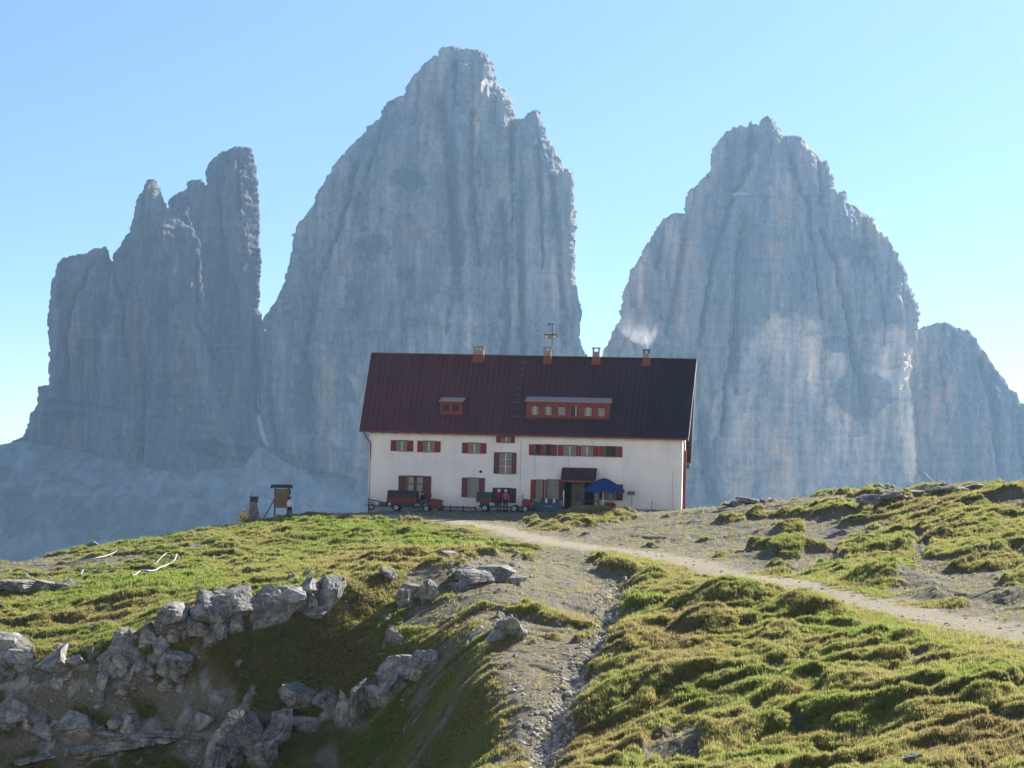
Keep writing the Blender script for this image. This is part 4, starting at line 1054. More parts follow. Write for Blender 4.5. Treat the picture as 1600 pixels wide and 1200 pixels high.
def scatter(name, label, P, rot, scl, tone, col, mtl):
    me = bpy.data.meshes.new(name)
    me.vertices.add(len(P)); me.vertices.foreach_set('co', P.astype(np.float32).ravel())
    for nm, arr in (('scl', scl), ('tone', tone)):
        a_ = me.attributes.new(nm, 'FLOAT', 'POINT'); a_.data.foreach_set('value', arr.astype(np.float32))
    a_ = me.attributes.new('rot', 'FLOAT_VECTOR', 'POINT'); a_.data.foreach_set('vector', rot.astype(np.float32).ravel())
    me.materials.append(mtl)
    o = bpy.data.objects.new(name, me); C.objects.link(o)
    g = bpy.data.node_groups.new(name + '_nodes', 'GeometryNodeTree')
    g.interface.new_socket('Geometry', in_out='INPUT', socket_type='NodeSocketGeometry')
    g.interface.new_socket('Geometry', in_out='OUTPUT', socket_type='NodeSocketGeometry')
    gi = g.nodes.new('NodeGroupInput'); go = g.nodes.new('NodeGroupOutput')
    iop = g.nodes.new('GeometryNodeInstanceOnPoints'); ci = g.nodes.new('GeometryNodeCollectionInfo')
    ci.inputs['Collection'].default_value = col; ci.inputs['Separate Children'].default_value = True; ci.inputs['Reset Children'].default_value = True
    iop.inputs['Pick Instance'].default_value = True
    s1 = g.nodes.new('GeometryNodeInputNamedAttribute'); s1.data_type = 'FLOAT'; s1.inputs['Name'].default_value = 'scl'
    r1 = g.nodes.new('GeometryNodeInputNamedAttribute'); r1.data_type = 'FLOAT_VECTOR'; r1.inputs['Name'].default_value = 'rot'
    g.links.new(gi.outputs[0], iop.inputs['Points']); g.links.new(ci.outputs[0], iop.inputs['Instance'])
    g.links.new(s1.outputs['Attribute'], iop.inputs['Scale'])
    er = g.nodes.new('FunctionNodeEulerToRotation'); g.links.new(r1.outputs['Attribute'], er.inputs[0]); g.links.new(er.outputs[0], iop.inputs['Rotation'])
    g.links.new(iop.outputs[0], go.inputs[0])
    md = o.modifiers.new('scatter', 'NODES'); md.node_group = g
    return tag(o, label, kind='stuff')


def tuft(seed, nb, hgt, rad, wid, bend):
    r_ = np.random.default_rng(seed)
    vs, fs = [], []
    for _ in range(nb):
        a_ = r_.uniform(0, 2 * math.pi); rr = rad * math.sqrt(r_.uniform(0, 1)); b_ = r_.uniform(0, 2 * math.pi)
        x0, y0 = rr * math.cos(a_), rr * math.sin(a_)
        h_ = hgt * r_.uniform(.55, 1.1); bx, by = bend * math.cos(b_) * r_.uniform(.3, 1), bend * math.sin(b_) * r_.uniform(.3, 1)
        wx_, wy_ = -math.sin(b_) * wid / 2, math.cos(b_) * wid / 2
        o_ = len(vs)
        vs += [(x0 - wx_, y0 - wy_, -.03), (x0 + wx_, y0 + wy_, -.03), (x0 + bx * .4 + wx_ * .8, y0 + by * .4 + wy_ * .8, h_ * .6), (x0 + bx * .4 - wx_ * .8, y0 + by * .4 - wy_ * .8, h_ * .6), (x0 + bx, y0 + by, h_)]
        fs += [(o_, o_ + 1, o_ + 2, o_ + 3), (o_ + 3, o_ + 2, o_ + 4)]
    return vs, fs


tufts = proto_col('tuft_prototypes', [bare_obj('grass_tuft', *tuft(21, 9, .15, .12, .009, .09), M['blade'])] + [bare_obj('grass_tuft', *tuft(i, 14, .05 + .009 * i, .10, .013, .05), M['blade']) for i in range(4)])
nG = 700000
fr_ = rng.uniform(NY * .05, NY * .90, nG * 2); fc_ = rng.uniform(0, NX - 1.01, nG * 2)
ir, ic_ = fr_.astype(int), fc_.astype(int); u_, v_ = fc_ - ic_, fr_ - ir


def bil(A):
    return (A[ir, ic_] * (1 - u_) + A[ir, ic_ + 1] * u_) * (1 - v_) + (A[ir + 1, ic_] * (1 - u_) + A[ir + 1, ic_ + 1] * u_) * v_


gX, gY, gZ, gG, gT, gR = bil(XX), bil(YY), bil(ZZ), bil(GM), bil(TONE), bil(RM)
ppx, ppy = proj(gX, gY, gZ)
keep = (rng.uniform(0, 1, nG * 2) < gG ** 1.5 * .9 + .03 * (bil(PM) < .3)) & (ppx > -90) & (ppx < 1690) & (ppy < 1260)
kk = np.nonzero(keep)[0][:nG]
Pg = np.stack([gX, gY, gZ], -1)[kk]
br_ = np.clip(blobs(BRIGHT, ppx[kk], ppy[kk]), 0, 1)
scl = (0.75 + .6 * rng.uniform(0, 1, len(kk)) ** 2 + .5 * np.clip(fbm(Pg[:, 0] / 1.5, Pg[:, 1] / 1.5, 2, 77), 0, 1) + .9 * br_ * (rng.uniform(0, 1, len(kk)) < .3)) * (0.8 + Pg[:, 1] / 260)
rot = np.stack([rng.normal(0, .18, len(kk)), rng.normal(0, .18, len(kk)), rng.uniform(0, 6.28, len(kk))], -1)
tn_ = np.clip(gT[kk] + rng.normal(0, .12, len(kk)), 0, 1)
scatter('grass', 'short alpine turf in greens and ochres over the hill', Pg, rot, scl, tn_, tufts, M['blade'])
stones = proto_col('stone_prototypes', [bare_obj('stone', rock_pts(1, .9, .6, 900 + i, ICO2, cuts=8), ICO2[1], M['stone']) for i in range(4)])
gP = bil(PM)
dgy = np.exp(-(seg_dist(gX, gY, gully_w) / .7) ** 2)
pr = (1 - gG) * .028 * (1 - gP * .7) + .30 * dgy + .003 + .06 * gR
ks = np.nonzero((rng.uniform(0, 1, nG * 2) < pr) & (ppx > -90) & (ppx < 1690) & (ppy < 1260) & (gY > 40))[0]
Ps = np.stack([gX, gY, gZ], -1)[ks]
ss = .05 + .22 * rng.uniform(0, 1, len(ks)) ** 5 + .22 * dgy[ks] * rng.uniform(0, 1, len(ks)) ** 2
scatter('stones', 'loose pale stones scattered over the gravel and down the gully', Ps, np.stack([rng.normal(0, .3, len(ks)), rng.normal(0, .3, len(ks)), rng.uniform(0, 6.28, len(ks))], -1), ss, ss * 0, stones, M['rock'])

# ------------------------------------------------------------------ the mountain hut
house = thing('house', 'white mountain hut with dark red metal roof and red shutters on the hilltop', 'house', HOUSE_C, -TH)
HM = Matrix.Translation(HOUSE_C) @ Matrix.Rotation(-TH, 4, 'Z')
HI = HM.inverted()
HW, DEP = 12.72, 12.0          # half width, depth of the walls
EAVE_Z, PITCHR = 6.12, 1.0
YR = 6.0                       # ridge
RIDGE_Z = EAVE_Z + (YR + 0.62) * PITCHR


def onwall(px, py, y=0.0):
    """local (x, z) where the picture's ray meets the plane local y"""
    d = HI.to_3x3() @ ray(px, py); o = HI @ CAM
    k = (y - o.y) / d.y
    q = o + d * k
    return q.x, q.z


def onroof(px, py):
    d = HI.to_3x3() @ ray(px, py); o = HI @ CAM
    # z = EAVE_Z + (y + .62) * PITCHR
    k = (EAVE_Z + (o.y + .62) * PITCHR - o.z) / (d.z - d.y * PITCHR)
    q = o + d * k
    return q


def rect(x0, y0, x1, y1, y=0.0):
    xm, ym = (x0 + x1) / 2, (y0 + y1) / 2
    a_, b_ = onwall(x0, ym, y)[0], onwall(x1, ym, y)[0]
    c_, d_ = onwall(xm, y1, y)[1], onwall(xm, y0, y)[1]
    return a_, b_, c_, d_


# windows: kind, opening px rect, shutters left/right width px, tone
WINS = [
    ('w', (620, 688.5, 636, 704.5), 9.5, 10, 'r', 2), ('w', (662, 689.5, 678.5, 706), 10, 10, 'r', 2), ('w', (732, 692.5, 750.5, 708), 10, 9.5, 'r', 2),
    ('s', (784, 682, 798, 691.5), 8.5, 6.5, 'r', 2), ('t', (781, 707.5, 799, 740), 9.5, 8, 'm', 2),
    ('o', (836, 695, 845, 711), 9.5, 3.5, 'r', 0), ('o', (852, 695, 861, 711.5), 3.5, 9.5, 'r', 0), ('w', (881, 696, 899.5, 712), 9.5, 4.3, 'r', 2),
    ('w', (908.5, 697, 926, 712.5), 4.3, 9.5, 'r', 2), ('o', (945.5, 698, 963, 713.5), 9.5, 9.5, 'r', 0),
    ('p', (635.5, 744, 661, 785), 13, 12.5, 'm', 2), ('g', (731, 747, 748, 776.5), 9.5, 9.5, 'm', 1), ('o', (778, 763, 798, 785), 8.5, 8.5, 'd', 2),
    ('g', (838, 750, 847.5, 781), 9, 3.5, 'r', 1), ('g', (855.5, 750, 872.5, 781.5), 3.5, 6.5, 'm', 1), ('w', (945, 757, 962, 781), 9, 11.5, 'm', 2),
]
DOOR = (882, 752, 929, 798)
opens = []
for kd, r_, sl, sr, tn, ns in WINS:
    opens.append(rect(*r_))
dx0, dx1, dz0, dz1 = rect(*DOOR)
dz0 = 0.0
opens.append((dx0, dx1, dz0 - .3, dz1))


def wall_open(mb, x0, x1, z0, z1, ops, depth=.28):
    xs = sorted({x0, x1, *[q for o in ops for q in o[:2]]}); zs = sorted({z0, z1, *[q for o in ops for q in o[2:]]})
    for i in range(len(xs) - 1):
        for j in range(len(zs) - 1):
            cx, cz = (xs[i] + xs[i + 1]) / 2, (zs[j] + zs[j + 1]) / 2
            if any(o[0] < cx < o[1] and o[2] < cz < o[3] for o in ops): continue
            mb.quad((xs[i], 0, zs[j]), (xs[i + 1], 0, zs[j]), (xs[i + 1], 0, zs[j + 1]), (xs[i], 0, zs[j + 1]))
    for a_, b_, c_, d_ in ops:
        mb.quad((a_, 0, c_), (a_, 0, d_), (a_, depth, d_), (a_, depth, c_)); mb.quad((b_, 0, d_), (b_, 0, c_), (b_, depth, c_), (b_, depth, d_))
        mb.quad((a_, 0, d_), (b_, 0, d_), (b_, depth, d_), (a_, depth, d_)); mb.quad((b_, 0, c_), (a_, 0, c_), (a_, depth, c_), (b_, depth, c_))
        mb.quad((a_, depth, c_), (b_, depth, c_), (b_, depth, d_), (a_, depth, d_), 1)


mb = MB()
wall_open(mb, -HW, HW, -1.6, EAVE_Z + .45, opens)
HB2 = 14.6                                        # rear wall under the longer rear slope
zr = lambda y: RIDGE_Z - abs(y - YR) * PITCHR if y < YR else RIDGE_Z - (y - YR) * 0.93
for sx_ in (-1, 1):
    x_ = sx_ * HW
    gab = [(x_, 0, -1.6), (x_, HB2, -1.6), (x_, HB2, zr(HB2) - .12), (x_, YR, RIDGE_Z - .12), (x_, 0, zr(0) - .12)]
    mb.add(gab if sx_ > 0 else gab[::-1], [(0, 1, 2, 3, 4)])
mb.quad((HW, HB2, -1.6), (-HW, HB2, -1.6), (-HW, HB2, zr(HB2) - .12), (HW, HB2, zr(HB2) - .12))
mb.build('wall', [M['plaster'], M['dark']], house)

# roof with standing seams
mb = MB()
XL, XR_ = -HW - .48, HW + .62
rl = onroof(580, 556).x; rr_ = onroof(1087, 566).x
xl_e = onwall(562, 676, -.62)[0]; xr_e = onwall(1075, 688, -.62)[0]
xl_r = onwall(580.5, 553, YR)[0]; xr_r = onwall(1088, 563.5, YR)[0]
th = .09
def rp_(x_, y_, dz=0):
    f_ = (y_ + .62) / (YR + .62) if y_ <= YR else 1.0
    return (x_, y_, zr(y_) + dz)
def xlerp(f_, y_):
    g_ = min(1.0, (y_ + .62) / (YR + .62))
    a_ = xl_e + (xl_r - xl_e) * g_; b_ = xr_e + (xr_r - xr_e) * g_
    return a_ + (b_ - a_) * f_
fr4 = [(xl_e, -.62), (xr_e, -.62), (xr_r, YR), (xl_r, YR)]
mb.add([rp_(x_, y_) for x_, y_ in fr4] + [rp_(x_, y_, -th) for x_, y_ in fr4], [(0, 1, 2, 3), (7, 6, 5, 4), (0, 4, 5, 1), (1, 5, 6, 2), (3, 7, 4, 0)])
RY = HB2 + .7
bk4 = [(xr_e, RY), (xl_e, RY), (xl_r, YR), (xr_r, YR)]
mb.add([rp_(x_, y_) for x_, y_ in bk4] + [rp_(x_, y_, -th) for x_, y_ in bk4], [(0, 1, 2, 3), (7, 6, 5, 4), (0, 4, 5, 1), (1, 5, 6, 2), (3, 7, 4, 0)])
ns_ = 62
for i in range(ns_ + 1):
    f_ = i / ns_
    xa, xb = xlerp(f_, -.62), xlerp(f_, YR)
    for (y0_, y1_, xa_, xb_) in ((-.62, YR, xa, xb), (RY, YR, xa, xb)):
        a_ = Vector(rp_(xa_, y0_)); b_ = Vector(rp_(xb_, y1_))
        w_ = .028; h_ = .08
        nrm = Vector((0, -.7, .7)) if y0_ < YR else Vector((0, .7, .7))
        o_ = nrm * h_
        pts = [a_ + Vector((-w_, 0, 0)), a_ + Vector((w_, 0, 0)), b_ + Vector((w_, 0, 0)), b_ + Vector((-w_, 0, 0))]
        mb.slab([tuple(q) for q in pts], o_)
mb.tube([(xl_r - .02, YR, RIDGE_Z + .03), (xr_r + .02, YR, RIDGE_Z + .03)], .09, 8)
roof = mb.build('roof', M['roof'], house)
for (xe_, xr2_, s_) in ((xr_e, xr_r, 1), (xl_e, xl_r, -1)):
    mb = MB()
    for y0_ in (-.66, RY):
        a_ = Vector((xe_, y0_, zr(y0_) - .14)); b_ = Vector((xr2_, YR, RIDGE_Z - .14))
        mb.slab([tuple(a_), tuple(b_), tuple(b_ + Vector((0, 0, .24))), tuple(a_ + Vector((0, 0, .24)))], (s_ * .05, 0, 0))
    mb.build('verge_board', M['metalw'], roof)
# rafter tails and soffit
for i in range(26):
    mb = MB()
    x_ = -HW + .2 + i * (2 * HW - .4) / 25
    mb.box(x_ - .05, x_ + .05, -.56, -.002, EAVE_Z - .13, EAVE_Z - .0)
    mb.build('rafter_tail', M['darkwood'], roof)
mb = MB()
mb.box(xl_e + .1, xr_e - .1, -.50, -.004, EAVE_Z + .0, EAVE_Z + .012)
for s_, xe_ in ((1, xr_e), (-1, xl_e)):
    a_ = s_ * HW + s_ * .004
    mb.slab([(a_, HB2 + .4, zr(HB2 + .4) - .3), (a_, HB2 + .4, zr(HB2 + .4) - .75), (xe_ - s_ * .06, HB2 + .4, zr(HB2 + .4) - .75), (xe_ - s_ * .06, HB2 + .4, zr(HB2 + .4) - .3)], (0, -2.4, .0))
mb.build('soffit', M['darkwood'], roof)
# gutter + downpipes
mb = MB()
mb.tube([(xl_e, -.70, EAVE_Z - .02), (xr_e, -.70, EAVE_Z - .06)], .075, 8)
mb.build('gutter', M['gutter'], roof)
gxl = onwall(573, 690)[0] ; gxr = onwall(1065, 700)[0]
mb = MB(); mb.tube([(gxl - .12, -.68, EAVE_Z - .08), (gxl, -.30, EAVE_Z - .5), (-HW + .12, -.09, EAVE_Z - .95), (-HW + .1, -.09, -.5)], .055, 8)
mb.build('downpipe', M['gutter'], house)
mb = MB(); mb.tube([(HW + .1, -.66, EAVE_Z - .1), (HW + .14, -.3, EAVE_Z - .5), (HW + .12, .28, EAVE_Z - 1.0), (HW + .12, .28, -.3)], .07, 8)
mb.build('downpipe', M['gutter'], house)
mb = MB(); mb.tube([(HW + .10, 8, -.2), (HW + .10, 8, 5.2)], .09, 8)
mb.build('downpipe', M['gutter'], house)
# thin cables down the facade
mb = MB()
for px_, y0_, y1_ in ((814, 690, 780), (836, 715, 746), (927, 688, 716), (888, 716, 732), (1051, 735, 792)):
    mb = MB()
    xx_, za = onwall(px_, y0_); _, zb = onwall(px_, y1_)
    mb.tube([(xx_, -.02, za), (xx_ + .03, -.02, zb)], .014, 5)
    mb.build('cable', M['steel'], house)
# rust / plinth
mb = MB(); mb.box(-HW + .01, dx0 - .05, -.04, -.003, -1.5, .12); mb.box(dx1 + .05, HW - .01, -.04, -.003, -1.5, .42)
mb.build('plinth', simple('plinth_stone', (.42, .41, .38), .9, var=.15), house)
mb = MB(); vx, vz = onwall(751, 737); mb.tube([(vx, -.05, vz), (vx, .0, vz)], .11, 12); mb.build('vent', M['dark'], house)

TONES = {'r': M['shutter'], 'm': M['shutter_dark'], 'd': M['darkwood']}
for (kd, r_, sl, sr, tn, ns), (a_, b_, c_, d_) in zip(WINS, opens):
    fm = M['greyframe'] if kd in ('w', 's', 't', 'g') and tn != 'd' else M['shutter_dark']
    if kd == 'p': fm = M['shutter_dark']
    if kd == 'o': fm = M['darkwood']
    mb = MB(); e_ = .06; yf, yb = .07, .13
    mb.box(a_, a_ + e_, yf, yb, c_, d_); mb.box(b_ - e_, b_, yf, yb, c_, d_); mb.box(a_ + e_, b_ - e_, yf, yb, c_, c_ + e_); mb.box(a_ + e_, b_ - e_, yf, yb, d_ - e_, d_)
    win = mb.build('window', fm, house)
    mid = (a_ + b_) / 2
    mb = MB()
    if kd == 'p':
        mb.box(mid - .12, mid + .12, yf - .01, yb - .01, c_ + e_, d_ - e_)
        zz_ = c_ + (d_ - c_) * .70
        mb.box(a_ + e_, mid - .12, yf + .01, yb - .01, zz_ - .035, zz_ + .035); mb.box(mid + .12, b_ - e_, yf + .01, yb - .01, zz_ - .035, zz_ + .035)
    elif kd == 'g':
        zz_ = c_ + (d_ - c_) * .72
        mb.box(a_ + e_, b_ - e_, yf + .01, yb - .01, zz_ - .03, zz_ + .03)
    elif kd == 't':
        mb.box(mid - .035, mid + .035, yf - .01, yb - .01, c_ + e_, d_ - e_)
        for q_ in (.35, .68):
            zz_ = c_ + (d_ - c_) * q_
            mb.box(a_ + e_, mid - .035, yf + .01, yb - .01, zz_ - .02, zz_ + .02); mb.box(mid + .035, b_ - e_, yf + .01, yb - .01, zz_ - .02, zz_ + .02)
    else:
        mb.box(mid - .035, mid + .035, yf - .01, yb - .01, c_ + e_, d_ - e_)
    mb.build('glazing_bar', M['whitepaint'] if kd in ('w', 's', 't') and ns == 2 else fm, win)
    mb = MB(); mb.quad((a_ + e_, .10, c_ + e_), (b_ - e_, .10, c_ + e_), (b_ - e_, .10, d_ - e_), (a_ + e_, .10, d_ - e_)); mb.build('pane', M['glass'], win)
    if kd != 'o':
        mb = MB(); n_ = 18
        top = d_ - .05
        for s0, s1 in (((a_ + .04, mid - .02), (mid + .02, b_ - .04)) if kd != 'g' else ((a_ + .05, b_ - .05),)):
            vs = []
            for i in range(n_ + 1):
                x_ = s0 + (s1 - s0) * i / n_
                vs += [(x_, .19 + .015 * math.sin(i * 2.1), c_ + .03), (x_, .19 + .015 * math.sin(i * 2.1 + .5), top)]
            mb.add(vs, [(2 * i, 2 * i + 2, 2 * i + 3, 2 * i + 1) for i in range(n_)])
        mb.build('curtain', M['whitepaint'] if kd == 'p' else M['curtain'], win)
    pxm = onwall(800, 700)[0]
    k_ = (b_ - a_) / (r_[2] - r_[0])
    for s_, wd_ in ((-1, sl), (1, sr)):
        wd = wd_ * k_ - .02
        x0 = a_ - .015 - wd if s_ < 0 else b_ + .015
        mb = MB(); z0, z1 = c_ - .03, d_ + .03
        mb.box(x0, x0 + wd, -.075, -.035, z0, z1)
        mb.box(x0 + .03, x0 + wd - .03, -.095, -.075, z0 + .08, z0 + .16); mb.box(x0 + .03, x0 + wd - .03, -.095, -.075, z1 - .16, z1 - .08)
        for q_ in (z0 + .12, z1 - .12):
            mb.tube([(x0 + (wd if s_ < 0 else 0), -.035, q_), (x0 + (wd if s_ < 0 else 0), 0.0, q_)], .015, 5)
        mb.build('shutter', TONES[tn], win)
    mb = MB(); mb.box(a_ - .05, b_ + .05, -.09, .07, c_ - .055, c_ - .002); mb.build('sill', M['greyframe'], win)
    mb = MB(); mb.box(a_ - .04, b_ + .04, -.03, .06, d_ + .002, d_ + .05); mb.build('lintel', M['darkwood'], win)
# wall panel under the parasol window stays white; entrance
mb = MB()
rx0, rx1 = onwall(893, 770)[0], onwall(913, 770)[0]
mb.box(rx0, rx1, .14, .20, .0, dz1 - .1)
door = mb.build('door', M['greywood'], house)
mb = MB(); mb.box(rx0 + .2, rx1 - .2, .115, .135, .95, dz1 - .35); mb.build('pane', M['glass'], door)
mb = MB(); mb.tube([(rx1 - .1, .14, 1.0), (rx1 - .1, .07, 1.0), (rx1 - .22, .07, 1.0)], .015, 6); mb.build('handle', M['steel'], door)
# porch: two panelled side posts carrying a small sloping metal roof
por = bpy.data.objects.new('porch', None)
px0, px1, _, _ = rect(877, 733, 931, 750, -.9)
ztp = onwall(904, 733, 0)[1]; zbt = onwall(904, 752, -1.15)[1]
mb = MB()
mb.slab([(px0, -1.15, zbt), (px1, -1.15, zbt), (px1, -.005, ztp), (px0, -.005, ztp)], (0, 0, .07))
for i in range(13):
    x_ = px0 + (px1 - px0) * i / 12
    mb.slab([(x_ - .02, -1.15, zbt + .07), (x_ + .02, -1.15, zbt + .07), (x_ + .02, -.005, ztp + .07), (x_ - .02, -.005, ztp + .07)], (0, -.03, .03))
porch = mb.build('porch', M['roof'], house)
mb = MB(); mb.box(px0 + .02, px1 - .02, -.006, .0, ztp - .02, ztp + .12); mb.box(px0, px1, -1.19, -1.151, zbt - .08, zbt + .06)
mb.build('fascia', M['gutter'], porch)
for s_ in (0, 1):
    mb = MB()
    xx_ = px0 + .12 if s_ == 0 else px1 - .24
    mb.box(xx_, xx_ + .12, -1.1, -.98, -.6, zbt); mb.box(xx_ + .02, xx_ + .10, -.98, -.003, -.6, zbt + .2)
    mb.build('post', M['darkwood'], porch)
mb = MB(); xx_ = onwall(880.5, 770, -1.2)[0]; mb.box(xx_ - .03, xx_ + .06, -1.24, -1.2, .5, 1.75); mb.build('lit_post_strip', M['whitepaint'], porch)  # lit porch post drawn as a thin white strip

# dormers
def dormer(px0_, px1_, pyt, pyb, wins, nm):
    q0 = onroof(px0_, pyb); q1 = onroof(px1_, pyb)
    y0_ = (q0.y + q1.y) / 2; zb = zr(y0_)
    _, zt = onwall((px0_ + px1_) / 2, pyt + 3, y0_)
    x0_, x1_ = onwall(px0_, (pyt + pyb) / 2, y0_)[0], onwall(px1_, (pyt + pyb) / 2, y0_)[0]
    fz = zt; Ld = (fz - zb) / (1 - .22)
    op = [rect(*w_, y0_) for w_ in wins]
    mb = MB(); xs_ = x0_ + .06; xe_ = x1_ - .06
    mb2 = MB(); wall_open(mb2, xs_, xe_, zb - .05, fz, op, .2)
    mb.v = [(a_, b_ + y0_, c_) for a_, b_, c_ in mb2.v]; mb.f = mb2.f; mb.m = mb2.m
    for x_ in (xs_, xe_):
        mb.add([(x_, y0_, zb - .05), (x_, y0_, fz), (x_, y0_ + Ld, zr(y0_ + Ld))], [(0, 1, 2) if x_ == xs_ else (2, 1, 0)])
    d_ = mb.build('dormer', [M['redwood'], M['dark']], house)
    mb = MB()
    yo = y0_ - .22
    mb.slab([(x0_ - .05, yo, fz - .05), (x1_ + .05, yo, fz - .05), (x1_ + .05, y0_ + Ld, fz + .22 * Ld), (x0_ - .05, y0_ + Ld, fz + .22 * Ld)], (0, 0, .06))
    mb.build('dormer_roof', simple('dormer_sheet', (.45, .36, .34), .5), d_)  # dark metal sheet coloured paler than the main roof, sun glare painted in
    mb = MB(); mb.box(x0_ - .06, x1_ + .06, yo - .03, yo - .001, fz - .10, fz - .02); mb.build('fascia', M['gutter'], d_)
    mb = MB(); mb.box(x0_ + .0, x1_ - .0, y0_ - .05, y0_ - .002, zb - .06, zb + .1); mb.build('sill', M['redwood'], d_)
    for i, (a_, b_, c_, e_) in enumerate(op):
        mb = MB(); g_ = .045
        mb.box(a_, a_ + g_, y0_ - .02, y0_ + .05, c_, e_); mb.box(b_ - g_, b_, y0_ - .02, y0_ + .05, c_, e_); mb.box(a_ + g_, b_ - g_, y0_ - .02, y0_ + .05, e_ - g_, e_); mb.box(a_ + g_, b_ - g_, y0_ - .02, y0_ + .05, c_, c_ + g_)
        mb.quad((a_ + g_, y0_ + .03, c_ + g_), (b_ - g_, y0_ + .03, c_ + g_), (b_ - g_, y0_ + .03, e_ - g_), (a_ + g_, y0_ + .03, e_ - g_), 1)
        if nm == 'long' and i in (0, 1, 3, 4):
            xm_ = (a_ + b_) / 2 + (.1 if i == 3 else 0)
            mb.box(xm_ - .03, xm_ + .03, y0_ - .01, y0_ + .025, c_ + g_, e_ - g_, 2)
        if nm == 'long' and i != 3:
            mb.quad((a_ + g_, y0_ + .12, c_ + g_), (b_ - g_, y0_ + .12, c_ + g_), (b_ - g_, y0_ + .12, e_ - .1), (a_ + g_, y0_ + .12, e_ - .1), 3)
        mb.build('window', [M['redwood'], M['glass'], M['whitepaint'], M['curtain']], d_)


dormer(687, 723, 624, 647, [(691, 631, 702, 643), (706.5, 631, 717.5, 643)], 'short')
dormer(821, 954, 625, 653, [(829.5, 633, 842, 649), (850.5, 633.5, 863, 649.5), (871, 634, 884, 650), (892, 634.5, 904, 650.5), (912.5, 635, 925.5, 651), (933.5, 636, 946, 651.5)], 'long')

# roof step rungs
mb = MB()
for i, (a_, b_) in enumerate([(818, 567), (815, 577), (815, 587), (812, 598), (811, 608), (809, 618), (806, 630), (806, 640), (804, 652)]):
    mb = MB(); q = onroof(a_, b_); n_ = Vector((0, -.7, .7))
    w_ = .2
    mb.tube([q + Vector((-w_, 0, 0)), q + Vector((-w_, 0, 0)) + n_ * .12, q + Vector((w_, 0, 0)) + n_ * .12, q + Vector((w_, 0, 0))], .018, 5)
    mb.build('roof_rung', M['steel'], roof)
mb = MB(); q = onroof(830, 655); mb.tube([q + Vector((-.25, 0, 0)), q + Vector((-.25, -.08, .1)), q + Vector((.25, -.08, .1)), q + Vector((.25, 0, 0))], .018, 5)
mb.build('roof_rung', M['steel'], roof)

# chimneys
for i, (xa_, xb_, top, dark_) in enumerate([(739.5, 757, 541, 0), (850, 862, 542, 0), (925.5, 938, 543, 0), (1004.5, 1016, 546, 1)]):
    y_ = YR - .35
    x0_, z1_ = onwall(xa_, top, y_); x1_, _ = onwall(xb_, top, y_)
    mb = MB(); zb = RIDGE_Z - .55; zt_ = z1_
    zs_ = zt_ - .34
    y0_, y1_ = y_ - .25, y_ + .3
    mb.box(x0_ + .04, x1_ - .04, y0_ + .03, y1_ - .03, zb, zs_)
    ch = mb.build('chimney', M['masonry'], roof)
    mb = MB(); n_ = 3 if i == 0 else 2
    for j in range(n_):
        xx_ = x0_ + .04 + (x1_ - x0_ - .20) * j / (n_ - 1)
        mb.box(xx_, xx_ + .12, y0_ + .04, y0_ + .16, zs_, zt_ - .08); mb.box(xx_, xx_ + .12, y1_ - .16, y1_ - .04, zs_, zt_ - .08)
    mb.box(x0_ - .03, x1_ + .03, y0_ - .05, y1_ + .05, zt_ - .08, zt_)
    mb.build('chimney_cap', M['metald'] if dark_ else M['masonry'], ch)
    mb = MB(); mb.box(x0_, x1_, y0_ - .01, y1_ + .01, zb - .1, RIDGE_Z + .08); mb.box(x0_ - .12, x1_ + .12, y0_ - .03, y0_ + .05, RIDGE_Z - .5, RIDGE_Z - .38)
    mb.build('flashing', M['chimred'], ch)
    if dark_: smoke_at = HM @ Vector(((x0_ + x1_) / 2, y_, zt_))
# weather mast with sign on the ridge
mx_, mz_ = onwall(862, 556, YR)
mast = thing('weather_mast', 'thin pole with a small box sign standing on the roof ridge beside the second chimney', 'mast', HM @ Vector((mx_, YR + .12, RIDGE_Z)), -TH)
def ml(px, py):
    a_, b_ = onwall(px, py, YR + .12); return a_ - mx_, b_ - RIDGE_Z
mb = MB(); tx, tz_ = ml(861, 505)
mb.tube([(0, 0, -.2), (0.0, 0, tz_)], .03, 6); mb.build('pole', M['metald'], mast)
a0_, t0_ = ml(851.5, 522.5); a1_, b1_ = ml(869.5, 530)
mb = MB(); mb.box(a0_, a1_, -.16, -.04, b1_, t0_ - .06); bxo = mb.build('sign_box', M['sand'], mast)
mb = MB(); mb.box(a0_ - .08, a1_ + .08, -.22, .05, t0_ - .055, t0_ + .01); mb.build('sign_roof', M['darkwood'], bxo)
mb = MB(); mb.box(a0_ + .08, a0_ + .24, -.18, -.162, b1_ + .08, t0_ - .12); mb.box(a1_ - .24, a1_ - .08, -.18, -.162, b1_ + .08, t0_ - .12); mb.build('lamp_glass', M['whitepaint'], bxo)
mb = MB(); c0, c1_ = ml(857, 507); mb.tube([(c0 - .05, 0, c1_), (.16, 0, c1_)], .025, 6); mb.tube([(c0, 0, c1_ - .06), (c0, 0, c1_ + .12)], .03, 6); mb.tube([(-.12, .0, tz_ - .9), (.12, .0, tz_ - .9)], .02, 5); mb.build('wind_vane', M['metald'], mast)

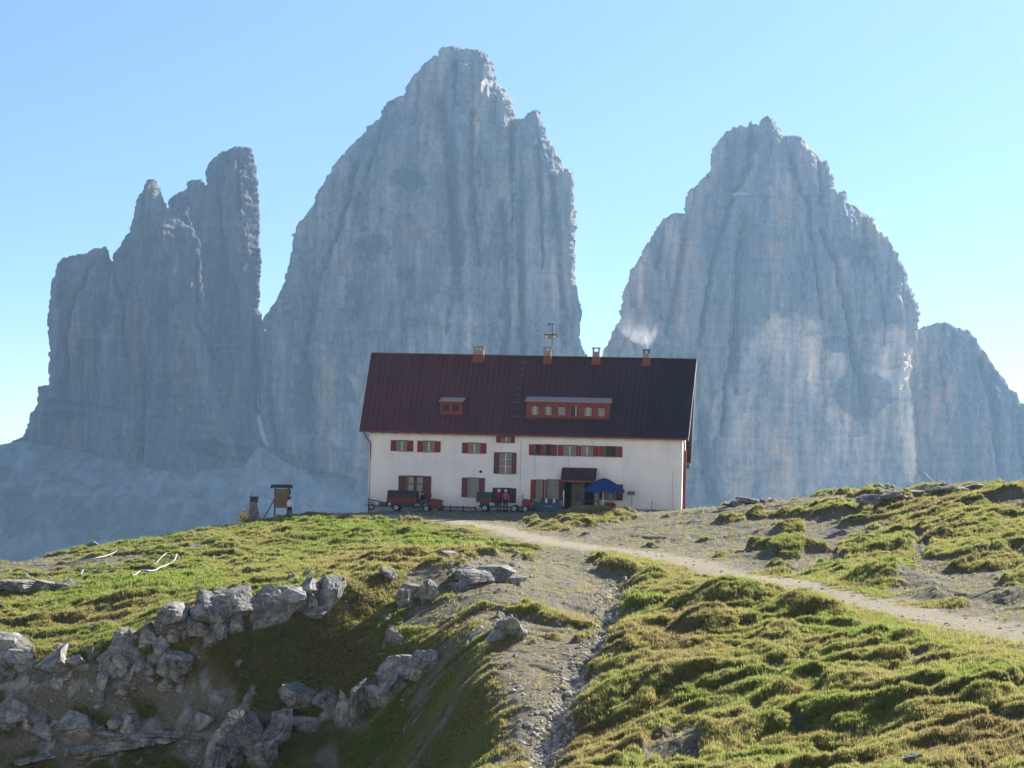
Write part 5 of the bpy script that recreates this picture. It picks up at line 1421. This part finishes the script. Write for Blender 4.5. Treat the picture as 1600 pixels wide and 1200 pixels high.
# ------------------------------------------------------------------ people
def person(label, loc, rz, J, parts, name='person', group=None, hairm='hair', hat=None, scale=1.0):
    """J: joint positions, body grown as one skin; faces get cloth by nearest bone"""
    B = [('pelvis', 'waist'), ('waist', 'chest'), ('chest', 'neck'), ('neck', 'head'), ('head', 'crown')]
    for s_ in 'LR':
        B += [('chest', 'sh' + s_), ('sh' + s_, 'el' + s_), ('el' + s_, 'wr' + s_), ('wr' + s_, 'ha' + s_), ('pelvis', 'hp' + s_), ('hp' + s_, 'kn' + s_), ('kn' + s_, 'an' + s_), ('an' + s_, 'to' + s_)]
    rad = dict(pelvis=.145, waist=.13, chest=.15, neck=.055, head=.095, crown=.085, sh=.065, el=.045, wr=.032, ha=.038, hp=.10, kn=.062, an=.042, to=.04)
    names = list(J)
    me = bpy.data.meshes.new(name)
    me.from_pydata([J[n_] for n_ in names], [(names.index(a_), names.index(b_)) for a_, b_ in B], [])
    o = bpy.data.objects.new(name, me); C.objects.link(o)
    md = o.modifiers.new('s', 'SKIN'); md.use_smooth_shade = True
    sk = me.skin_vertices[0].data if me.skin_vertices else None
    if sk is None:
        bm_ = __import__('bmesh').new(); bm_.from_mesh(me); bm_.verts.layers.skin.verify(); bm_.to_mesh(me); bm_.free(); sk = me.skin_vertices[0].data
    for i, n_ in enumerate(names):
        r_ = rad.get(n_) or rad[n_[:2]]
        sk[i].radius = (r_, r_ * (.8 if n_ in ('pelvis', 'waist', 'chest') else 1)); sk[i].use_root = n_ == 'pelvis'
    md2 = o.modifiers.new('d', 'SUBSURF'); md2.levels = 2; md2.render_levels = 2
    dg = bpy.context.evaluated_depsgraph_get()
    bpy.context.view_layer.update()
    me2 = bpy.data.meshes.new_from_object(o.evaluated_get(dg)); me2.name = name
    o.modifiers.clear(); o.data = me2
    order = list(dict.fromkeys(['skin', 'hair'] + list(parts.values())))
    me2.materials.clear()
    for q_ in order: me2.materials.append(M[q_])
    A_ = np.array([J[a_] for a_, b_ in B]); D_ = np.array([J[b_] for a_, b_ in B]) - A_
    for pl in me2.polygons:
        c_ = np.array(pl.center[:]); tt = np.clip(((c_ - A_) * D_).sum(1) / (D_ ** 2).sum(1), 0, 1)
        k_ = int(np.argmin(np.linalg.norm(A_ + D_ * tt[:, None] - c_, axis=1)))
        key = B[k_][1][:2] if B[k_][1][-1] in 'LR' else B[k_][1]
        mname = {'waist': parts['top'], 'chest': parts['top'], 'neck': parts['top'], 'sh': parts['top'], 'el': parts['top'], 'wr': parts['top'], 'hp': parts['legs'], 'kn': parts['legs'], 'an': parts['legs'], 'to': parts.get('shoes', 'hair')}.get(key, 'skin')
        if key == 'waist' and tt[k_] < .2: mname = parts['legs']
        pl.material_index = order.index(mname); pl.use_smooth = True
    o.location = loc; o.rotation_euler = (0, 0, rz); o.scale = (scale,) * 3
    tag(o, label, 'person', group)
    # hair or cap, and a face
    h_ = Vector(J['head']); cr_ = Vector(J['crown']); upd = (cr_ - h_).normalized()
    v_, f_ = ICO4
    vs = []
    for q in v_:
        if q[2] < -.15 and q[1] < .35: q = np.array([q[0] * .8, max(q[1], -.0), -.15])
        vs.append(tuple(h_ + upd * .055 + Vector((q[0] * .112, q[1] * .118 + .012, q[2] * .105 + .02))))
    mb = MB(); mb.add(vs, [tuple(int(k) for k in x_) for x_ in f_])
    if hat:
        mb.tube([h_ + upd * .075 + Vector((0, -.05, .01)), h_ + upd * .07 + Vector((0, -.2, -.005))], [.10, .075], 10)
    mb.build('cap' if hat else 'hair', M[hat or hairm], o, smooth=True)
    mb = MB(); mb.tube([h_ + Vector((0, -.085, .035)), h_ + Vector((0, -.125, .0))], [.012, .02], 6); mb.build('nose', M['skin'], o, smooth=True)
    return o


def standing():
    return dict(pelvis=(0, 0, .95), waist=(0, 0, 1.1), chest=(0, 0, 1.33), neck=(0, 0, 1.50), head=(0, -.01, 1.60), crown=(0, 0, 1.68),
                shL=(-.19, 0, 1.42), elL=(-.25, .03, 1.13), wrL=(-.24, -.08, .90), haL=(-.23, -.12, .82), shR=(.19, 0, 1.42), elR=(.26, .02, 1.13), wrR=(.25, -.1, .90), haR=(.24, -.14, .82),
                hpL=(-.10, 0, .88), knL=(-.12, -.02, .49), anL=(-.12, .02, .08), toL=(-.13, -.13, .045), hpR=(.10, 0, .88), knR=(.13, -.03, .49), anR=(.13, .0, .08), toR=(.14, -.15, .045))


def seated(seat=.45):
    s_ = seat
    return dict(pelvis=(0, 0, s_ + .1), waist=(0, .01, s_ + .25), chest=(0, -.02, s_ + .48), neck=(0, -.03, s_ + .65), head=(0, -.05, s_ + .76), crown=(0, -.04, s_ + .84),
                shL=(-.19, -.02, s_ + .57), elL=(-.25, -.12, s_ + .32), wrL=(-.16, -.32, s_ + .28), haL=(-.12, -.40, s_ + .27), shR=(.19, -.02, s_ + .57), elR=(.25, -.12, s_ + .32), wrR=(.16, -.32, s_ + .28), haR=(.12, -.4, s_ + .27),
                hpL=(-.10, -.06, s_ + .08), knL=(-.14, -.45, s_ + .08), anL=(-.13, -.45, max(.08, s_ - .37)), toL=(-.13, -.6, max(.045, s_ - .4)), hpR=(.10, -.06, s_ + .08), knR=(.14, -.45, s_ + .08), anR=(.13, -.45, max(.08, s_ - .37)), toR=(.13, -.6, max(.045, s_ - .4)))


def floor_sit():
    return dict(pelvis=(0, 0, .13), waist=(0, .02, .28), chest=(0, -.03, .50), neck=(0, -.06, .66), head=(0, -.08, .77), crown=(0, -.07, .85),
                shL=(-.19, -.04, .58), elL=(-.27, -.16, .36), wrL=(-.12, -.34, .36), haL=(-.05, -.40, .37), shR=(.19, -.04, .58), elR=(.27, -.16, .36), wrR=(.12, -.34, .36), haR=(.05, -.4, .37),
                hpL=(-.10, -.04, .12), knL=(-.17, -.40, .42), anL=(-.14, -.55, .08), toL=(-.14, -.69, .045), hpR=(.10, -.04, .12), knR=(.17, -.40, .42), anR=(.14, -.55, .08), toR=(.14, -.69, .045))


# ------------------------------------------------------------------ carriers in front of the house
def local_pt(px, y_, z_=None):
    """point in front of the wall at local depth y_, standing on the ground"""
    x_ = onwall(px, 790, y_)[0]
    q = HM @ Vector((x_, y_, 0)); q.z = gz(q.x, q.y)
    return q


def wheel(par, x, y, z, r_, wd=.16):
    mb = MB(); pr_ = [(-wd / 2, r_ * .82), (-wd / 2 * .8, r_ * .97), (-wd / 4, r_), (wd / 4, r_), (wd / 2 * .8, r_ * .97), (wd / 2, r_ * .82), (wd / 2 * .7, r_ * .6), (-wd / 2 * .7, r_ * .6)]
    n_ = 20; vs = []; fs = []
    for k in range(n_):
        a_ = 2 * math.pi * k / n_
        for yy_, rr2 in pr_:
            r3 = rr2 * (1.03 if (k % 2 and rr2 > r_ * .95) else 1)
            vs.append((x + r3 * math.cos(a_), y + yy_, z + r3 * math.sin(a_)))
    m_ = len(pr_)
    for k in range(n_):
        for j in range(m_): fs.append((k * m_ + j, k * m_ + (j + 1) % m_, ((k + 1) % n_) * m_ + (j + 1) % m_, ((k + 1) % n_) * m_ + j))
    mb.add(vs, fs)
    w_ = mb.build('wheel', M['tyre'], par, smooth=False)
    mb = MB(); mb.tube([(x, y - wd * .42, z), (x, y + wd * .42, z)], r_ * .62, 16); mb.tube([(x, y - wd * .55, z), (x, y - wd * .40, z)], r_ * .2, 8, 1)
    mb.build('rim', [M['rim'], M['metald']], w_)


def carrier(label, px_rear, px_box0, px_box1, px_hood0, px_hood1, px_w, upper, boxz, tail=False):
    y_ = -2.3
    p0 = local_pt((px_box0 + px_hood1) / 2, y_)
    t_ = thing('carrier_truck', label, 'small truck', p0, -TH, 'small load carriers parked before the hut')
    X = lambda px: onwall(px, 790, y_)[0] - (HI @ p0).x
    b0, b1, h0, h1 = X(px_box0), X(px_box1), X(px_hood0), X(px_hood1)
    z0, zm, z1 = boxz
    mb = MB(); mb.box(b0 + .1, h1 - .05, -.28, -.18, .32, .44); mb.box(b0 + .1, h1 - .05, .18, .28, .32, .44)
    for q_ in (b0 + .3, b1 - .2, h0 + .1): mb.box(q_, q_ + .1, -.4, .4, .26, .36)
    mb.box(b0 + .25, b1 - .3, -.45, .45, .40, z0 - .01)
    mb.build('chassis', M['metald'], t_)
    mb = MB(); e_ = .05
    mb.box(b0, b1, -.62, .62, z0, z0 + e_); mb.box(b0, b1, -.66, -.62, z0, zm); mb.box(b0, b1, .62, .66, z0, zm); mb.box(b0 - .04, b0, -.66, .66, z0, zm); mb.box(b1, b1 + .04, -.66, .66, z0, zm)
    for k in range(5):
        xx_ = b0 + (b1 - b0) * k / 4; mb.box(xx_ - .03, xx_ + .03, -.69, -.661, z0 - .02, zm)
    bx = mb.build('load_box', M['vred'], t_)
    mb = MB(); n_ = 14; vs = []; fs = []
    for i in range(n_ + 1):
        for j, (yy_, zz_) in enumerate([(-.66, zm), (-.67, (zm + z1) / 2), (-.6, z1), (0, z1 + .03), (.6, z1), (.67, (zm + z1) / 2), (.66, zm)]):
            vs.append((b0 + (b1 - b0) * i / n_, yy_ * (1 + .02 * math.sin(i * 1.7 + j)), zz_ + (.012 * math.sin(i * 2.3 + j * 1.3) if j not in (0, 6) else 0)))
    for i in range(n_):
        for j in range(6): fs.append((i * 7 + j, (i + 1) * 7 + j, (i + 1) * 7 + j + 1, i * 7 + j + 1))
    fs += [tuple(range(7)), tuple(n_ * 7 + j for j in range(6, -1, -1))]
    mb.add(vs, fs); mb.build('cover', M[upper], bx)
    for px in px_w:
        for s_ in (-1, 1): wheel(t_, X(px), s_ * .55, .28, .28, .2)
    mb = MB()                                                          # hood, sloping to the front
    prof_ = [(h0, .45), (h0, 1.02), (h0 + .2, 1.08), (h1 - .1, .98), (h1, .85), (h1, .42)]
    mb.slab([(a_, -.38, b_) for a_, b_ in prof_], (0, .76, 0))
    hd = mb.build('engine_hood', M['vred'], t_)
    mb = MB(); mb.box(h1 - .32, h1 + .1, -.40, .40, .2, .41); mb.tube([(h1 + .0, -.42, .9), (h1 + .12, -.42, .9), (h1 + .12, .42, .9), (h1, .42, .9)], .02, 6); mb.build('bumper', M['metald'], t_)
    mb = MB()
    for s_ in (-1, 1): mb.tube([(h1 + .005, s_ * .25, .7), (h1 + .05, s_ * .25, .7)], .07, 12)
    mb.build('headlight', M['metalw'], hd)
    mb = MB(); st = h0 + .12
    mb.tube([(st, 0, .95), (st - .12, 0, 1.28)], .022, 6)
    a_ = [(st - .12 + .18 * math.cos(k * math.pi / 6) * .35, .18 * math.sin(k * math.pi / 6), 1.28 + .18 * math.cos(k * math.pi / 6) * .9) for k in range(13)]
    mb.tube(a_, .016, 6, cap=False); mb.tube([(st - .12, -.17, 1.28), (st - .12, .17, 1.28)], .012, 5)
    mb.build('steering_wheel', M['metald'], t_)
    sx0 = b1 + .18
    mb = MB(); mb.box(sx0, sx0 + .42, -.3, .3, .62, .70); mb.box(sx0 - .05, sx0 + .03, -.3, .3, .70, 1.0); mb.box(sx0 + .05, sx0 + .35, -.2, .2, .44, .62); mb.build('seat', M['metald'], t_)
    mb = MB(); mb.box(b1 + .05, h0, -.4, .4, .30, .34); mb.build('footboard', M['metald'], t_)
    if tail:
        r0 = X(px_rear)
        mb = MB()
        for s_ in (-1, 1):
            mb.tube([(b0, s_ * .3, .62), (b0 - .5, s_ * .3, .66), (r0 + .35, s_ * .3, .80), (r0 - .05, s_ * .3, .86)], .035, 6)
            mb.tube([(b0, s_ * .3, .35), (r0 + .5, s_ * .3, .35)], .03, 6)
            mb.tube([(r0 + .25 + .33 * math.cos(q_), s_ * .45, .30 + .36 * math.sin(q_)) for q_ in np.linspace(.2, 3.3, 9)], .03, 6)
        mb.box(b0 - .75, b0 - .1, -.3, .3, .38, .6)
        mb.build('rear_frame', M['metald'], t_)
        wheel(t_, r0 + .3, 0, .26, .26, .3)
    return t_, p0, X


car1, cp1, X1 = carrier('red small truck with dark boarded load box at the left end of the facade', 575, 607, 652, 673, 691, (621, 668), 'vgrey', (.68, 1.05, 1.62), True)
car2, cp2, X2 = carrier('red small truck with dark green cover on its load box, beside the people', 742, 746, 769, 816, 832, (759, 805, 822), 'vgreen', (.72, 1.05, 1.50), False)
def on_car(car, x_, y_, z_):
    return car.location + hx_ax * x_ + hy_ax * y_ + Vector((0, 0, z_))
person('person in dark clothes sitting at the wheel of the left truck', on_car(car1, X1(659), 0, .70 - .45), R(90) - TH, seated(.45), dict(top='clothdark', legs='clothteal'))
person('person in a dark red jacket standing before the shuttered window', local_pt(779, -1.75), R(20), standing(), dict(top='clothred', legs='clothdark'), hat='clothwhite')
person('person in a pink jacket and white hat, right of the one in dark red', local_pt(790, -2.05) + Vector((0, 0, -.02)), R(-15), standing(), dict(top='clothpink', legs='clothdark'), hat='clothwhite')

# blue-grey bench box with mugs
p0 = local_pt(853, -1.6)
bb = thing('bench_box', 'long blue-grey box bench under the ground floor windows left of the porch', 'bench', p0, -TH)
mb = MB(); mb.box(-1.12, 1.12, -.3, .3, .06, .62); mb.box(-1.16, 1.16, -.36, .34, .621, .69)
for k in range(5): mb.box(-1.0 + k * .45, -.94 + k * .45, -.325, -.301, .08, .60)
mb.build('box', M['bluebox'], bb)
mb = MB(); mb.box(-1.12, 1.12, .22, .30, .691, 1.0); mb.build('backrest', M['bluebox'], bb)
mb = MB(); mb.box(-.05, .55, -.375, -.361, .40, .47); mb.build('label_strip', simple('pink_paint', (.5, .35, .33)), bb)
def lathe(nm, prof_, mtl, loc, label=None, cat=None, group=None, par=None):
    n_ = 16; vs = []; fs = []
    for z_, r_ in prof_:
        for k in range(n_): vs.append((r_ * math.cos(2 * math.pi * k / n_), r_ * math.sin(2 * math.pi * k / n_), z_))
    for i in range(len(prof_) - 1):
        for k in range(n_): fs.append((i * n_ + k, i * n_ + (k + 1) % n_, (i + 1) * n_ + (k + 1) % n_, (i + 1) * n_ + k))
    fs.append(tuple(range(n_ - 1, -1, -1)))
    mb = MB(); mb.add(vs, fs); o = mb.build(nm, mtl, par, smooth=True); o.location = loc
    if label: tag(o, label, cat, group)
    return o
for xx_, wd_ in ((.03, 'left'), (.65, 'right')):
    lathe('pitcher', [(0, .09), (.12, .11), (.24, .085), (.30, .07), (.36, .085)], M['whitepaint'], p0 + hx_ax * xx_ + Vector((0, 0, .69)) - hy_ax * .05, '%s one of the two white pitchers on the blue-grey box bench' % wd_, 'pitcher', 'white pitchers')
fp = p0 + hx_ax * -.72 + Vector((0, 0, .69))
fl = thing('flower_pot', 'pot of pale green and white plants on the left end of the box bench', 'plant', fp, 0)
mb = MB(); mb.box(-.33, .33, -.12, .12, 0, .16); mb.build('pot', M['greywood'], fl)
mb = MB(); vs, fs = tuft(55, 90, .2, .28, .05, .1); mb.add([(a_, b_ * .4, c_ + .14) for a_, b_, c_ in vs], fs); mb.build('foliage', simple('pale_leaves', (.35, .42, .22), .8, var=.5, scale=14), fl)

# low timber rail between the two carriers
p0 = local_pt(712, -2.4)
rl_ = thing('low_fence', 'low dark timber rail on the ground between the two red trucks', 'fence', p0, -TH)
mb = MB(); mb.box(-1.5, 1.65, -.05, .05, .34, .44); mb.box(-1.5, 1.65, -.05, .05, .06, .14); mb.build('rail', M['darkwood'], rl_)
for k in range(7):
    mb = MB(); xx_ = -1.45 + k * .5; mb.box(xx_, xx_ + .12, -.085, -.051, -.1, .5); mb.build('post', M['greywood'] if k % 2 else M['darkwood'], rl_)

# blue parasol
p0 = local_pt(942, -2.2)
par = thing('parasol', 'open dark blue parasol on a white pole beside the porch', 'parasol', p0, -TH)
lx_ = lambda px, py: (onwall(px, py, -2.2)[0] - (HI @ p0).x, onwall(px, py, -2.2)[1] - (HI @ p0).z)
apx, apz = lx_(944, 747); wl, zl = lx_(911, 765); wr_, zr2 = lx_(978, 766)
mb = MB(); nS = 8; rings = []
hw = (wr_ - wl) / 2; cxp = (wl + wr_) / 2
prof_ = [(0, apz), (.25, apz - .10), (.6, apz - .42), (.88, zl + .18), (1.0, zl + .12), (1.005, zl - .12)]
vs = [(cxp + (apx - cxp), 0, apz)]
for r_, z_ in prof_[1:]:
    for k in range(nS * 4):
        a_ = 2 * math.pi * k / (nS * 4)
        sq = 1 / max(abs(math.cos(a_)), abs(math.sin(a_))) ** .75
        sag = -.05 * math.sin(math.pi * (k % 4) / 4) * r_
        vs.append((cxp + (apx - cxp) * (1 - r_) + hw * r_ * math.cos(a_) * sq * .93, hw * .75 * r_ * math.sin(a_) * sq, z_ + sag + (.04 * math.sin(k * 1.9) if z_ == prof_[-1][1] else 0)))
fs = [(0, 1 + k, 1 + (k + 1) % 32) for k in range(32)]
for i in range(len(prof_) - 2):
    for k in range(32): fs.append((1 + i * 32 + k, 1 + (i + 1) * 32 + k, 1 + (i + 1) * 32 + (k + 1) % 32, 1 + i * 32 + (k + 1) % 32))
mb.add(vs, fs); mb.build('canopy', M['blue'], par, smooth=True)
mb = MB(); mb.tube([(0, 0, -.1), (0, 0, apz - .02)], .05, 8); mb.build('pole', M['whitepaint'], par)
mb = MB(); mb.tube([(0, 0, apz - .01), (0, 0, apz + .1)], [.04, .015], 8); mb.build('finial', M['steel'], par)
mb = MB(); mb.tube([(-.38, 0, zl + .1), (-.38, 0, zl - .16)], [.05, .09], 8); mb.build('lantern', M['dark'], par)
mb = MB()
for k in range(8):
    a_ = 2 * math.pi * k / 8 + .01; mb.tube([(0, 0, apz - .7), (cxp + hw * .6 * math.cos(a_), hw * .5 * math.sin(a_), apz - .55)], .012, 4)
mb.build('rib', M['steel'], par)
mb = MB(); mb.box(-.35, .35, -.35, .35, -.05, .08); mb.build('base', M['greyframe'], par)
# small table under the parasol and flowers
p1 = local_pt(925, -1.9)
tb = thing('table', 'low dark table in the shade left of the parasol pole', 'table', p1, -TH)
mb = MB(); mb.box(-.8, .6, -.35, .35, .62, .67); mb.build('table_top', M['darkwood'], tb)
for a_ in (-.7, .5):
    for b_ in (-.28, .28):
        mb = MB(); mb.box(a_ - .03, a_ + .03, b_ - .03, b_ + .03, -.05, .619); mb.build('leg', M['darkwood'], tb)
p1 = local_pt(953, -.5)
fl = thing('flower_box', 'orange flowers in a trough below the window right of the parasol pole', 'plant', p1 + Vector((0, 0, .35)), -TH)
mb = MB(); mb.box(-.45, .45, -.12, .12, -.4, .2); mb.build('trough', M['darkwood'], fl)
mb = MB(); vs, fs = tuft(56, 120, .2, .42, .05, .1); mb.add([(a_, b_ * .3, c_ + .18) for a_, b_, c_ in vs], fs); mb.build('foliage', M['flower'], fl)
# sign on post, marker post
p1 = local_pt(986, -.9); zsg = onwall(985, 770.5, -.9)[1]
sg = thing('sign', 'small grey signboard on a thin post before the white wall', 'sign', p1, -TH); hh = zsg - (HI @ p1).z
mb = MB(); mb.tube([(.05, 0, -.2), (.05, 0, hh + .1)], .022, 6); mb.build('post', M['metald'], sg)
mb = MB(); mb.box(-.34, .3, -.06, -.025, hh - .17, hh + .16); bd = mb.build('board', M['greyframe'], sg)
mb = MB()
for k, (a_, b_, c_) in enumerate([(-.28, -.06, .03), (-.03, .24, .03), (-.28, -.1, -.09), (-.06, .18, -.09)]): mb.box(a_, b_, -.068, -.0605, hh + c_, hh + c_ + .07)
mb.build('lettering', M['metald'], bd)
p1 = local_pt(1018.5, -.9)
mp_ = thing('marker_post', 'thin short grey post standing by the blank right part of the wall', 'post', p1, -TH)
mb = MB(); mb.tube([(0, 0, -.2), (.0, 0, .65)], .035, 6); mb.build('shaft', M['steel'], mp_)
mb = MB(); mb.tube([(0, 0, .651), (0, 0, .74)], [.05, .03], 8); mb.build('cap', M['metald'], mp_)

# ------------------------------------------------------------------ information board, stone pedestal, people at the left crest
def crest(px, Y, sink=0.0):
    d = ray(px, 800); x_ = d.x / d.y * Y
    return Vector((x_, Y, gz(x_, Y) - sink))


YB2 = 147.0
def top_at(px, py, Y):
    return at(px, py, Y)
pb = crest(439, YB2)
ib = thing('information_board', 'weathered wooden board under a little roof with a slanting brace, left of the hut', 'sign', pb, R(14))
s_ = YB2 / F
zt_ = top_at(439, 764, YB2).z - pb.z; zb_ = top_at(439, 793, YB2).z - pb.z
for a_, b_ in ((-.5, 0), (.52, 0), (.66, .75)):
    mb = MB(); mb.box(a_ - .07, a_ + .07, b_ - .07, b_ + .07, -.4, zt_ + .08); mb.build('post', M['wood'] if b_ == 0 else M['darkwood'], ib)
mb = MB()
for k in range(6):
    xx_ = -.5 + k * 1.02 / 6; mb.box(xx_ + .004, xx_ + 1.02 / 6 - .004, -.115, -.075, zb_, zt_)
pn = mb.build('panel', M['wood'], ib)
mb = MB(); mb.box(-.46, .46, -.135, -.116, zt_ - .22, zt_ - .06); mb.box(-.52, .52, -.135, -.116, zb_ - .02, zb_ + .07); mb.build('crosspiece', M['greywood'], pn)
mb = MB()
mb.slab([(-.78, -.45, zt_ + .10), (.85, -.45, zt_ + .10), (.85, .2, zt_ + .30), (-.78, .2, zt_ + .30)], (0, 0, .05))
mb.slab([(-.78, .2, zt_ + .30), (.85, .2, zt_ + .30), (.85, .95, zt_ + .06), (-.78, .95, zt_ + .06)], (0, 0, .05)); mb.build('roof', M['darkwood'], ib)
mb = MB(); bz = top_at(429, 778, YB2).z - pb.z; mb.tube([(-.5, .02, bz), (-1.62, -.1, -.15)], .045, 6); mb.build('brace', M['metald'], ib)
mb = MB(); mb.box(.53, .72, -.02, .7, zt_ - .45, zt_ - .02); mb.build('side_panel', M['darkwood'], ib)
person('person in white top and navy trousers standing right of the wooden board', crest(452.5, 146.5), R(150), standing(), dict(top='clothwhite', legs='clothnavy'))
pc = crest(396, 146.5)
pd = thing('stone_pedestal', 'tapering pinkish stone pedestal with a dark metal box on top', 'pedestal', pc, R(8))
zt_ = top_at(394, 785, 146.5).z - pc.z
Vs, Fs = [], []; off = 0; r_ = np.random.default_rng(5)
z_ = -.25; k = 0
while z_ < zt_ - .02:
    f_ = max(0, min(1, z_ / zt_)); w0 = .56 * (1 - f_) + .30 * f_; hgt = .17
    nn = 4 if f_ < .5 else 3
    for j in range(nn):
        for dd in (-1, 0, 1):
            xx_ = -w0 + 2 * w0 * (j + .5 + (.2 if k % 2 else -.1) * (1 if nn > 3 else .5)) / nn + (.1 * (1 - f_) - .06)
            v_ = rock_pts(2.2 * w0 / nn, .36, .2, 700 + k * 20 + j * 3 + dd, ICO2, cuts=7, rz=0)
            Vs.append(v_ + np.array([xx_, dd * .26 * (1.2 - .4 * f_), z_ + .09])); Fs.append(ICO2[1] + off); off += len(v_)
    z_ += .155; k += 1
o = np_mesh('stonework', np.concatenate(Vs), np.concatenate(Fs), [M['sand']], smooth=False, parent=pd)
mb = MB(); mb.box(-.30, .34, -.28, .28, zt_, zt_ + .40); mb.box(-.36, .44, -.32, .32, zt_ + .401, zt_ + .47); bx = mb.build('metal_box', M['metald'], pd)
mb = MB(); mb.tube([(-.22, 0, zt_ + .46), (-.22, 0, zt_ + .80)], .03, 6); mb.build('rod', M['metald'], bx)
person('person in a yellow jacket and white cap sitting on the ground by the pedestal', crest(381.5, 143.0, -.02), R(-25), floor_sit(), dict(top='clothyellow', legs='clothyellow', shoes='clothdark'), hat='clothwhite')

# ------------------------------------------------------------------ pipes and hoses on the meadow
def pipe(label, pts, r_, mtl, cat='pipe', lift=.16, group=None):
    ws = []
    for a_, b_ in pts:
        q = ghit(a_, b_, 60); ws.append(q)
    P = []
    for a_, b_ in zip(ws[:-1], ws[1:]):
        for k in range(4):
            q = a_.lerp(b_, k / 4); P.append(Vector((q.x, q.y, gz(q.x, q.y) + r_ + lift)))
    P.append(Vector((ws[-1].x, ws[-1].y, gz(ws[-1].x, ws[-1].y) + r_ + lift)))
    for _ in range(3):
        P = [P[0]] + [(P[i - 1] + P[i] * 2 + P[i + 1]) / 4 for i in range(1, len(P) - 1)] + [P[-1]]
    o0 = P[0].copy()
    mb = MB(); mb.tube([q - o0 for q in P], r_, 8)
    o = mb.build('pipe' if cat == 'pipe' else 'hose', mtl, smooth=True); o.location = o0
    return tag(o, label, cat, group)
pipe('thick bent white pipe lying on the meadow, ending in a wide flat end', [(205, 904), (215, 901), (225, 898), (238, 899), (250, 894), (262, 886), (270, 880), (276, 873)], .055, M['plasticwhite'])
pipe('shorter straight white pipe parallel to and behind the bent one', [(238, 886), (248, 879), (258, 872), (267, 868)], .042, M['plasticwhite'])
pipe('thin pale hose running right from the middle of the meadow pipes', [(156, 881), (166, 883), (174, 888), (183, 893)], .05, M['pipegreen'], 'hose')
pipe('thin grey-green hose curving along the bank at far left', [(120, 882), (140, 880), (156, 877), (168, 872), (182, 866), (196, 863)], .045, M['pipegreen'], 'hose')
pipe('long dull hose lying straight across the left meadow', [(110, 893), (130, 893), (150, 894), (170, 894), (190, 895)], .04, M['pipegreen'], 'hose')
pipe('short white stub of pipe sticking up at the left of the hoses', [(126, 903), (127, 899), (129, 896)], .06, M['plasticwhite'], lift=.1)

# ------------------------------------------------------------------ smoke from the right chimney
mb = MB()
sm = []
P_ = [(0, 0, .02, .18), (.0, 0, .35, .5), (-.1, .0, .8, .95), (-.35, .1, 1.5, 1.5), (-.7, .2, 2.4, 1.9), (-1.1, .3, 3.3, 2.1), (-1.6, .4, 4.2, 2.2)]
mb.tube([(a_, b_, c_) for a_, b_, c_, _ in P_], [q[3] for q in P_], 20)
so = mb.build('smoke', M['dark'], smooth=True); so.location = smoke_at
mt = bpy.data.materials.new('smoke_air'); mt.use_nodes = True; t = mt.node_tree; t.nodes.clear()
out = N(t, 'ShaderNodeOutputMaterial'); pv = N(t, 'ShaderNodeVolumePrincipled'); pv.inputs['Color'].default_value = (.93, .95, 1, 1); pv.inputs['Anisotropy'].default_value = .3
tc = N(t, 'ShaderNodeTexCoord'); nz = N(t, 'ShaderNodeTexNoise'); nz.inputs['Scale'].default_value = 1.5; nz.inputs['Detail'].default_value = 6; nz.inputs['Distortion'].default_value = 1.0
mpn = N(t, 'ShaderNodeMapping'); mpn.inputs['Scale'].default_value = (1.1, 1.1, .6); mpn.inputs['Rotation'].default_value = (0, .5, 0)
t.links.new(tc.outputs['Object'], mpn.inputs[0]); t.links.new(mpn.outputs[0], nz.inputs['Vector'])
mr = N(t, 'ShaderNodeMapRange'); mr.inputs['From Min'].default_value = .40; mr.inputs['From Max'].default_value = .72; mr.inputs['To Max'].default_value = 1.0
t.links.new(nz.outputs['Fac'], mr.inputs['Value'])
sx = N(t, 'ShaderNodeSeparateXYZ'); t.links.new(tc.outputs['Object'], sx.inputs[0])
hr = N(t, 'ShaderNodeMapRange'); hr.inputs['From Min'].default_value = 0; hr.inputs['From Max'].default_value = 3.8; hr.inputs['To Min'].default_value = 1.0; hr.inputs['To Max'].default_value = 0.0
t.links.new(sx.outputs['Z'], hr.inputs['Value'])
pw = N(t, 'ShaderNodeMath', operation='POWER'); pw.inputs[1].default_value = 3.6; t.links.new(hr.outputs[0], pw.inputs[0])
m1 = N(t, 'ShaderNodeMath', operation='MULTIPLY'); t.links.new(mr.outputs[0], m1.inputs[0]); t.links.new(pw.outputs[0], m1.inputs[1])
m2 = N(t, 'ShaderNodeMath', operation='MULTIPLY'); m2.inputs[1].default_value = 1.1; t.links.new(m1.outputs[0], m2.inputs[0]); t.links.new(m2.outputs[0], pv.inputs['Density'])
t.links.new(pv.outputs[0], out.inputs['Volume'])
so.data.materials.clear(); so.data.materials.append(mt)
tag(so, 'thin white smoke drifting left from the rightmost chimney', kind='stuff')


# ------------------------------------------------------------------ haze
mb = MB(); mb.box(-3200, 3200, -300, 3600, -420, 900)
hz = mb.build('haze', simple('tmp', (1, 1, 1)))
mt = bpy.data.materials.new('haze_air'); mt.use_nodes = True; t = mt.node_tree; t.nodes.clear()
out = N(t, 'ShaderNodeOutputMaterial'); pv = N(t, 'ShaderNodeVolumePrincipled')
pv.inputs['Color'].default_value = (0.42, 0.68, 1.0, 1)
pv.inputs['Density'].default_value = 0.000075
pv.inputs['Anisotropy'].default_value = 0.35
t.links.new(pv.outputs[0], out.inputs['Volume'])
hz.data.materials.clear(); hz.data.materials.append(mt)
tag(hz, 'thin blue mountain haze filling the air', kind='stuff')
